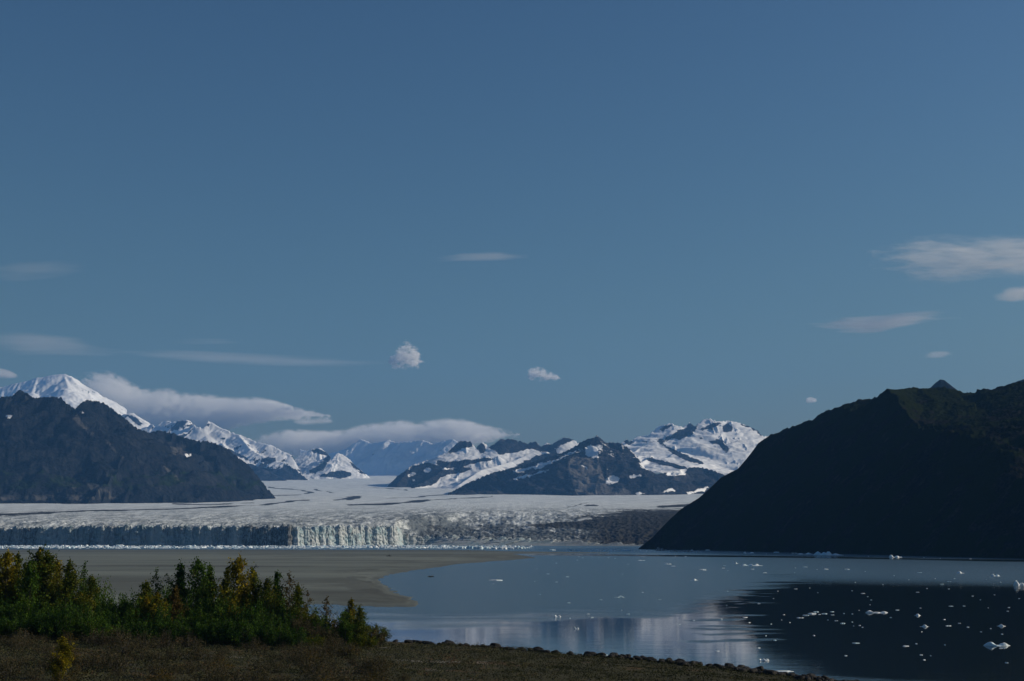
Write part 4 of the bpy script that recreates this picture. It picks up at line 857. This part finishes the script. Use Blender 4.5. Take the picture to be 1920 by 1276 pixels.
# bushes: dense green thicket in front of / between the trees
topline = [(-40, 1080), (0, 1085), (60, 1092), (100, 1086), (150, 1082), (185, 1084), (205, 1100), (235, 1113), (262, 1106), (300, 1098), (345, 1102), (400, 1098), (450, 1098), (500, 1106), (540, 1112), (575, 1122), (600, 1140), (640, 1152), (690, 1152), (715, 1172), (740, 1190)]
bl_ = ['dark green willow bush in the dense thicket', 'green willow bush in the dense thicket', 'turning yellow-green bush at the right end of the thicket']
nb_ = 0
for row, (Y_, dy) in enumerate([(325, 0), (312, 14), (300, 34), (289, 56)]):
    px_ = -45 + 11 * row
    while px_ < 735:
        top = float(interp(px_, topline)) + dy + random.uniform(-5, 6)
        lim = 725 - row * 12
        if px_ < lim and top < 1188:
            x, z = ground_at(px_, Y_); zt_ = float(at_depth(px_, top, Y_)[2]); hh_ = zt_ - z
            if hh_ > 1.0:
                right = px_ > 560; mat = random.choice([L_dark, L_dark, L_green]) if not right else random.choice([L_mix, L_green, L_scrub, L_mix])
                if row == 0 and not right: mat = L_green if random.random() < .6 else L_dark
                bps[nb_ % 6].place(x, Y_ + random.uniform(-3, 3), z - 0.3, (1.3, 1.3, hh_ / 3.7), random.uniform(0, 6.28), mat,
                    'turning yellow-green bush at the right end of the thicket' if right else ('dark green willow bush in the dense thicket' if mat == L_dark else 'fresh green willow bush in the dense thicket'), 'bush', 'bushes of the green thicket')
                nb_ += 1
        px_ += random.uniform(26, 36)
# greyish leafless shrubs before the thicket
for i in range(190):
    px_ = random.uniform(-30, 960); py_ = 1164 + 96 * random.random() ** 1.2
    if px_ > 700 and py_ < 1212 + (px_ - 700) * .1: continue
    Y_ = 288 - (py_ - 1164) / 96 * 120
    x, z = ground_at(px_, Y_); h_ = random.uniform(0.5, 1.25) * (1.0 if px_ < 720 else .5) * (1.25 if 180 < px_ < 420 and py_ < 1190 else 1)
    bsp[i % 5].place(x, Y_, z - .1, (h_ * 1.3, h_ * 1.3, h_ * 1.0), random.uniform(0, 6.28), random.choice([L_scrub, L_scrub, L_scrub, L_or if random.random() < .35 else L_scrub]), 'low greyish-brown shrub in the foreground scrub', 'shrub', 'low shrubs of the foreground scrub')
B(0, 0, 0, 0, '') if False else None
# ground cover scrub: uncountable
N = 15000
py_ = 1180 + 130 * rng.uniform(0, 1, N) ** 0.9; px_ = rng.uniform(-60, 1640, N)
Yg = np.array([0.0] * N)
Yg = 140 + (330 - 140) * rng.uniform(0, 1, N) ** 0.8
xg = Yg * (px_ - 960) * cT / F_PX
zg_ = land_z(xg, Yg); ok = zg_ > 1.75
xg, Yg, zg_ = xg[ok], Yg[ok], zg_[ok]; N = len(xg)
hgt = 1.4 * (0.25 + 0.75 * np.clip(0.5 + fbm(xg / 9, Yg / 9, 3, 5), 0, 1)) * np.where(xg > 5, 0.6, 1.0) * rng.uniform(.5, 1.2, N)
k_ = 16
P = np.stack([xg, Yg, zg_], -1)[:, None, :] + rng.normal(0, 1, (N, k_, 3)) * np.array([0.42, 0.42, 0]) 
tz = rng.uniform(0, 1, (N, k_)) ** 0.8; P[..., 2] += tz * hgt[:, None]
V0, F0 = leaf_quads(P.reshape(-1, 3), 0.20, rng)
tint = np.clip(0.45 + 0.9 * fbm(xg / 7, Yg / 7, 3, 15) + rng.normal(0, .12, N), 0, 1)
s_ = NT('tundra_scrub'); r = s_.attr('tint'); gsh = s_.attr('green')
a_ = s_.mix(s_.mrange(r, 0.1, 0.7), (0.020, 0.027, 0.010), (0.058, 0.058, 0.025)); a_ = s_.mix(s_.mrange(r, 0.72, 0.9), a_, (0.085, 0.045, 0.018))
b_ = s_.mix(r, (0.015, 0.020, 0.006), (0.040, 0.043, 0.011)); s_.principled(s_.mix(gsh, a_, b_), 0.95)
green = sstep(-8, 12, xg) * 0.9
o = link_mesh('tundra_scrub', V0, F0, s_.m, {'tint': np.repeat(tint, 4 * k_), 'green': np.repeat(green, 4 * k_)}, smooth=False); tag(o, 'brown and olive ground cover over the foreground bank', kind='stuff')
# driftwood on the bar
def drift(px_, py_, wpx, label, low=False):
    x, y, z = on_z(px_, py_, 0.5); y = float(y); k = scale_px(y); L = wpx * k
    rg = np.random.default_rng(int(px_)); parts = []
    pts = [np.array([-L / 2 + L * i / 5, rg.normal(0, .2), 0.4 + rg.uniform(0, .5)]) for i in range(6)]
    V = []; Fq = []
    for a, b in zip(pts[:-1], pts[1:]):
        o_ = len(V)
        for p, r in ((a, .45), (b, .4)):
            for j in range(6): V.append((p[0], p[1] + r * math.cos(j * 1.047), p[2] + r * math.sin(j * 1.047)))
        Fq += [(o_ + j, o_ + (j + 1) % 6, o_ + 6 + (j + 1) % 6, o_ + 6 + j) for j in range(6)]
    parts.append((V, Fq))
    for q in range(0 if low else 3): parts.append(tube([(rg.uniform(-L * .3, L * .3), 0, .3), (rg.uniform(-L * .4, L * .4), 0, 2.2 + rg.uniform(0, 1.5))], [.3, .12], 5))
    v, f = join(parts); o = link_mesh('driftwood', v, f, M_bark); o.location = (float(x), y, -0.3 if low else 0.5); tag(o, label, 'driftwood', 'driftwood on the silt bar')
drift(481, 1063, 9, 'dark branching driftwood on the near part of the silt bar'); drift(729, 1042, 9, 'dark driftwood snag far out in the middle of the silt bar'); drift(808, 1079, 10, 'dark low driftwood lying in the water right of the bar', True)

# ------------------------------------------------------------------ haze
def haze():
    x0, x1, y0, y1, z0, z1_ = -17000, 17000, -3000, 33500, -5, 3700
    V = [(x, y, z) for z in (z0, z1_) for x, y in ((x0, y0), (x1, y0), (x1, y1), (x0, y1))]
    Fq = [(3, 2, 1, 0), (4, 5, 6, 7), (0, 1, 5, 4), (1, 2, 6, 5), (2, 3, 7, 6), (3, 0, 4, 7)]
    s = NT('haze_air')
    v = s.n('ShaderNodeVolumePrincipled'); v.inputs['Color'].default_value = (0.15, 0.42, 0.92, 1); v.inputs['Density'].default_value = 0.000021
    v.inputs['Anisotropy'].default_value = 0.1
    s.t.links.new(v.outputs[0], s.out.inputs['Volume'])
    o = link_mesh('haze', V, Fq, s.m, smooth=False); tag(o, kind='stuff', label='thin blue haze filling the air of the valley')
haze()
# ------------------------------------------------------------------ clouds, real volumes beyond the haze
def cloud(pts, Y_, depth, tau, label, seed, soft=0.5, nscale=700.0, stretch=1.0, group=None, amp=1.0):
    """a closed hull round the cloud; inside it the vapour thins out towards the traced outline and breaks up with noise"""
    pts = np.array(pts, float); x0, x1 = pts[0, 0], pts[-1, 0]
    X0 = float(at_depth(x0, 700, Y_)[0]); X1 = float(at_depth(x1, 700, Y_)[0])
    zt_ = np.array([float(at_depth(p[0], p[1], Y_)[2]) for p in pts]); zb = np.array([float(at_depth(p[0], p[2], Y_)[2]) for p in pts])
    zc_, hz_ = (zt_ + zb) / 2, (zt_ - zb) / 2
    nx = max(10, int((x1 - x0) / 8)); xs_ = np.linspace(x0, x1, nx); nt_ = 16; V = []
    top = np.interp(xs_, pts[:, 0], zc_ + hz_ * 1.25); bot = np.interp(xs_, pts[:, 0], zc_ - hz_ * 1.2)
    th = np.linspace(0, 2 * math.pi, nt_, endpoint=False)
    for i in range(nx):
        Xc = X0 + (X1 - X0) * i / (nx - 1); m_, h_ = (top[i] + bot[i]) / 2, (top[i] - bot[i]) / 2
        V += list(zip(Xc + 0 * th, Y_ + depth * 1.05 * np.cos(th), m_ + h_ * np.sign(np.sin(th)) * np.abs(np.sin(th)) ** 0.7))
    n0 = len(V); i = np.arange(nx - 1)[:, None] * nt_; j = np.arange(nt_)[None]
    Fq = [tuple(q) for q in np.stack([i + j, i + (j + 1) % nt_, i + nt_ + (j + 1) % nt_, i + nt_ + j], -1).reshape(-1, 4)]
    s = NT('cloud_vapour'); g = s.n('ShaderNodeNewGeometry'); sp_ = s.n('ShaderNodeSeparateXYZ', i={0: g.outputs['Position']})
    t = s.mrange(sp_.outputs[0], X0, X1); t.node.interpolation_type = 'LINEAR'
    lo, hi = float((zc_ - hz_).min()), float((zc_ + hz_).max())
    def curve(vals):
        nd = s.n('ShaderNodeFloatCurve', i={'Value': t}); c = nd.mapping.curves[0]; tt_ = (np.array([float(at_depth(p[0], 700, Y_)[0]) for p in pts]) - X0) / (X1 - X0)
        while len(c.points) < len(pts): c.points.new(0.5, 0.5)
        for k_ in range(len(pts)): c.points[k_].location = (float(tt_[k_]), float(vals[k_]))
        nd.mapping.update(); return nd.outputs[0]
    zc_s = curve((zc_ - lo) / (hi - lo)); hs = curve(hz_ / (hi - lo))
    zn = s.math('DIVIDE', s.math('SUBTRACT', sp_.outputs[2], lo), hi - lo)
    r1 = s.math('DIVIDE', s.math('SUBTRACT', zn, zc_s), s.math('MAXIMUM', hs, 0.01))
    r2 = s.math('DIVIDE', s.math('SUBTRACT', sp_.outputs[1], Y_), depth)
    te = 0.4 if stretch >= 3 else 0.18; ends = s.math('MULTIPLY', s.mrange(t, 0.0, te), s.mrange(t, 1.0, 1.0 - te))
    r = s.math('SQRT', s.math('ADD', s.math('MULTIPLY', r1, r1), s.math('MULTIPLY', r2, r2)))
    n1 = s.noise(s.pos((1 / (nscale * stretch), 1 / nscale, 1 / (nscale * 0.6))), 1.0, 5, 0.62)
    f = s.math('ADD', s.math('SUBTRACT', s.math('MULTIPLY', ends, 1.05), r), s.math('MULTIPLY', s.math('SUBTRACT', n1, soft), 3.0 * amp))
    f = s.math('MINIMUM', f, s.math('MULTIPLY', s.math('SUBTRACT', 1.1, r), 2.2))
    v = s.n('ShaderNodeVolumePrincipled'); v.inputs['Color'].default_value = (0.99, 0.99, 0.985, 1); v.inputs['Anisotropy'].default_value = 0.1
    s.set(v.inputs['Density'], s.mrange(f, 0.0, 0.9, 0, 2.0 * tau / (2 * depth)))
    s.t.links.new(v.outputs[0], s.out.inputs['Volume'])
    me = bpy.data.meshes.new('cloud'); me.from_pydata([tuple(map(float, p)) for p in V], [], Fq + [tuple(range(nt_))[::-1], tuple(range(n0 - nt_, n0))]); me.materials.append(s.m); me.update()
    o = bpy.data.objects.new('cloud', me); COL.objects.link(o); tag(o, label, 'cloud', group)
cloud([(120, 716, 770), (150, 704, 790), (175, 698, 800), (205, 697, 810), (235, 709, 815), (262, 724, 815), (290, 730, 820), (315, 728, 822), (345, 736, 820), (385, 738, 818), (420, 743, 810), (450, 745, 800), (490, 745, 792), (525, 752, 787), (565, 764, 785), (620, 772, 784)], 38000, 1000, 6.0, 'long white cloud bank spilling right from behind the left mountains', 1, nscale=210, soft=.5, amp=2.3)
cloud([(545, 786, 796), (580, 781, 796), (635, 784, 794)], 38000, 500, 0.9, 'faint flat cloud between the two long cloud banks', 2, soft=.5)
cloud([(450, 828, 862), (520, 808, 862), (560, 804, 856), (600, 806, 856), (640, 805, 856), (680, 796, 856), (720, 791, 856), (750, 787, 856), (780, 790, 856), (830, 784, 850), (860, 784, 842), (900, 793, 832), (940, 802, 824), (975, 810, 816)], 38500, 1000, 4.5, 'long low cloud bank over the head of the valley', 3, nscale=210, soft=.48, amp=2.2)
cloud([(722, 678, 686), (740, 658, 690), (756, 640, 692), (776, 646, 691), (796, 664, 688)], 37500, 420, 5.0, 'bright puffy little cloud above the valley head, higher of the two', 4, group='small puffy clouds', nscale=170, amp=2.2, soft=.56)
cloud([(983, 700, 709), (1000, 687, 713), (1015, 688, 714), (1035, 697, 713), (1054, 706, 711)], 37500, 420, 4.5, 'small puffy cloud right of and below the brighter puff', 5, group='small puffy clouds', nscale=170, amp=2.2, soft=.56)
cloud([(1507, 748, 752), (1518, 743, 755), (1532, 748, 752)], 37500, 200, 1.6, 'tiny cloud speck just above the left slope of the dark hill', 6, nscale=110, amp=1.2)
cloud([(1640, 462, 488), (1700, 446, 520), (1760, 444, 528), (1820, 448, 528), (1880, 448, 518), (1980, 450, 518), (2080, 460, 500)], 36500, 1500, 1.2, 'broad thin ragged cloud at the upper right edge', 7, soft=.525, nscale=300, stretch=3.2, amp=3.0)
cloud([(1498, 605, 611), (1560, 600, 616), (1610, 596, 622), (1650, 593, 622), (1700, 589, 611), (1760, 588, 602), (1810, 592, 598)], 36500, 1000, 1.3, 'long lens-shaped streak of cloud above the dark hill', 8, soft=.48, nscale=260, stretch=5, amp=1.6)
cloud([(1868, 547, 553), (1895, 541, 563), (1960, 539, 562)], 36500, 700, 1.0, 'small streak of cloud cut by the right edge', 9, soft=.45, stretch=3, nscale=300, amp=1.5)
cloud([(1722, 663, 667), (1750, 658, 670), (1792, 660, 666)], 36500, 400, 0.5, 'faint wisp above the blue summit behind the hill', 10, soft=.48, stretch=3, nscale=300, amp=1.5)
cloud([(-60, 628, 662), (40, 624, 662), (100, 630, 662), (230, 646, 664)], 36500, 1200, 0.30, 'pale streak of cloud at the left edge above the peaks', 11, soft=.46, stretch=6, nscale=300, amp=1.5)
cloud([(180, 648, 662), (300, 656, 670), (450, 663, 679), (600, 671, 684), (730, 675, 685)], 36500, 1000, 0.30, 'very long thin cloud line leading to the bright puff', 12, soft=.42, stretch=8, nscale=300, amp=1.5)
cloud([(790, 483, 488), (850, 478, 487), (920, 475, 487), (990, 479, 484)], 36500, 500, 0.30, 'short thin cloud streak high in the middle of the sky', 13, soft=.42, stretch=6, nscale=300, amp=1.5)
cloud([(-60, 500, 530), (60, 494, 522), (180, 490, 500)], 36500, 800, 0.12, 'faint veil of cloud high at the left edge', 14, soft=.46, stretch=6, nscale=300, amp=1.5)
cloud([(-50, 688, 712), (0, 689, 708), (32, 698, 705)], 37500, 600, 1.6, 'small grey-white cloud at the left edge over the white peak', 15)
cloud([(290, 637, 643), (380, 635, 642), (460, 638, 641)], 36500, 500, 0.12, 'faint short streak above the very long cloud line', 16, soft=.45, stretch=6, nscale=300, amp=1.5)
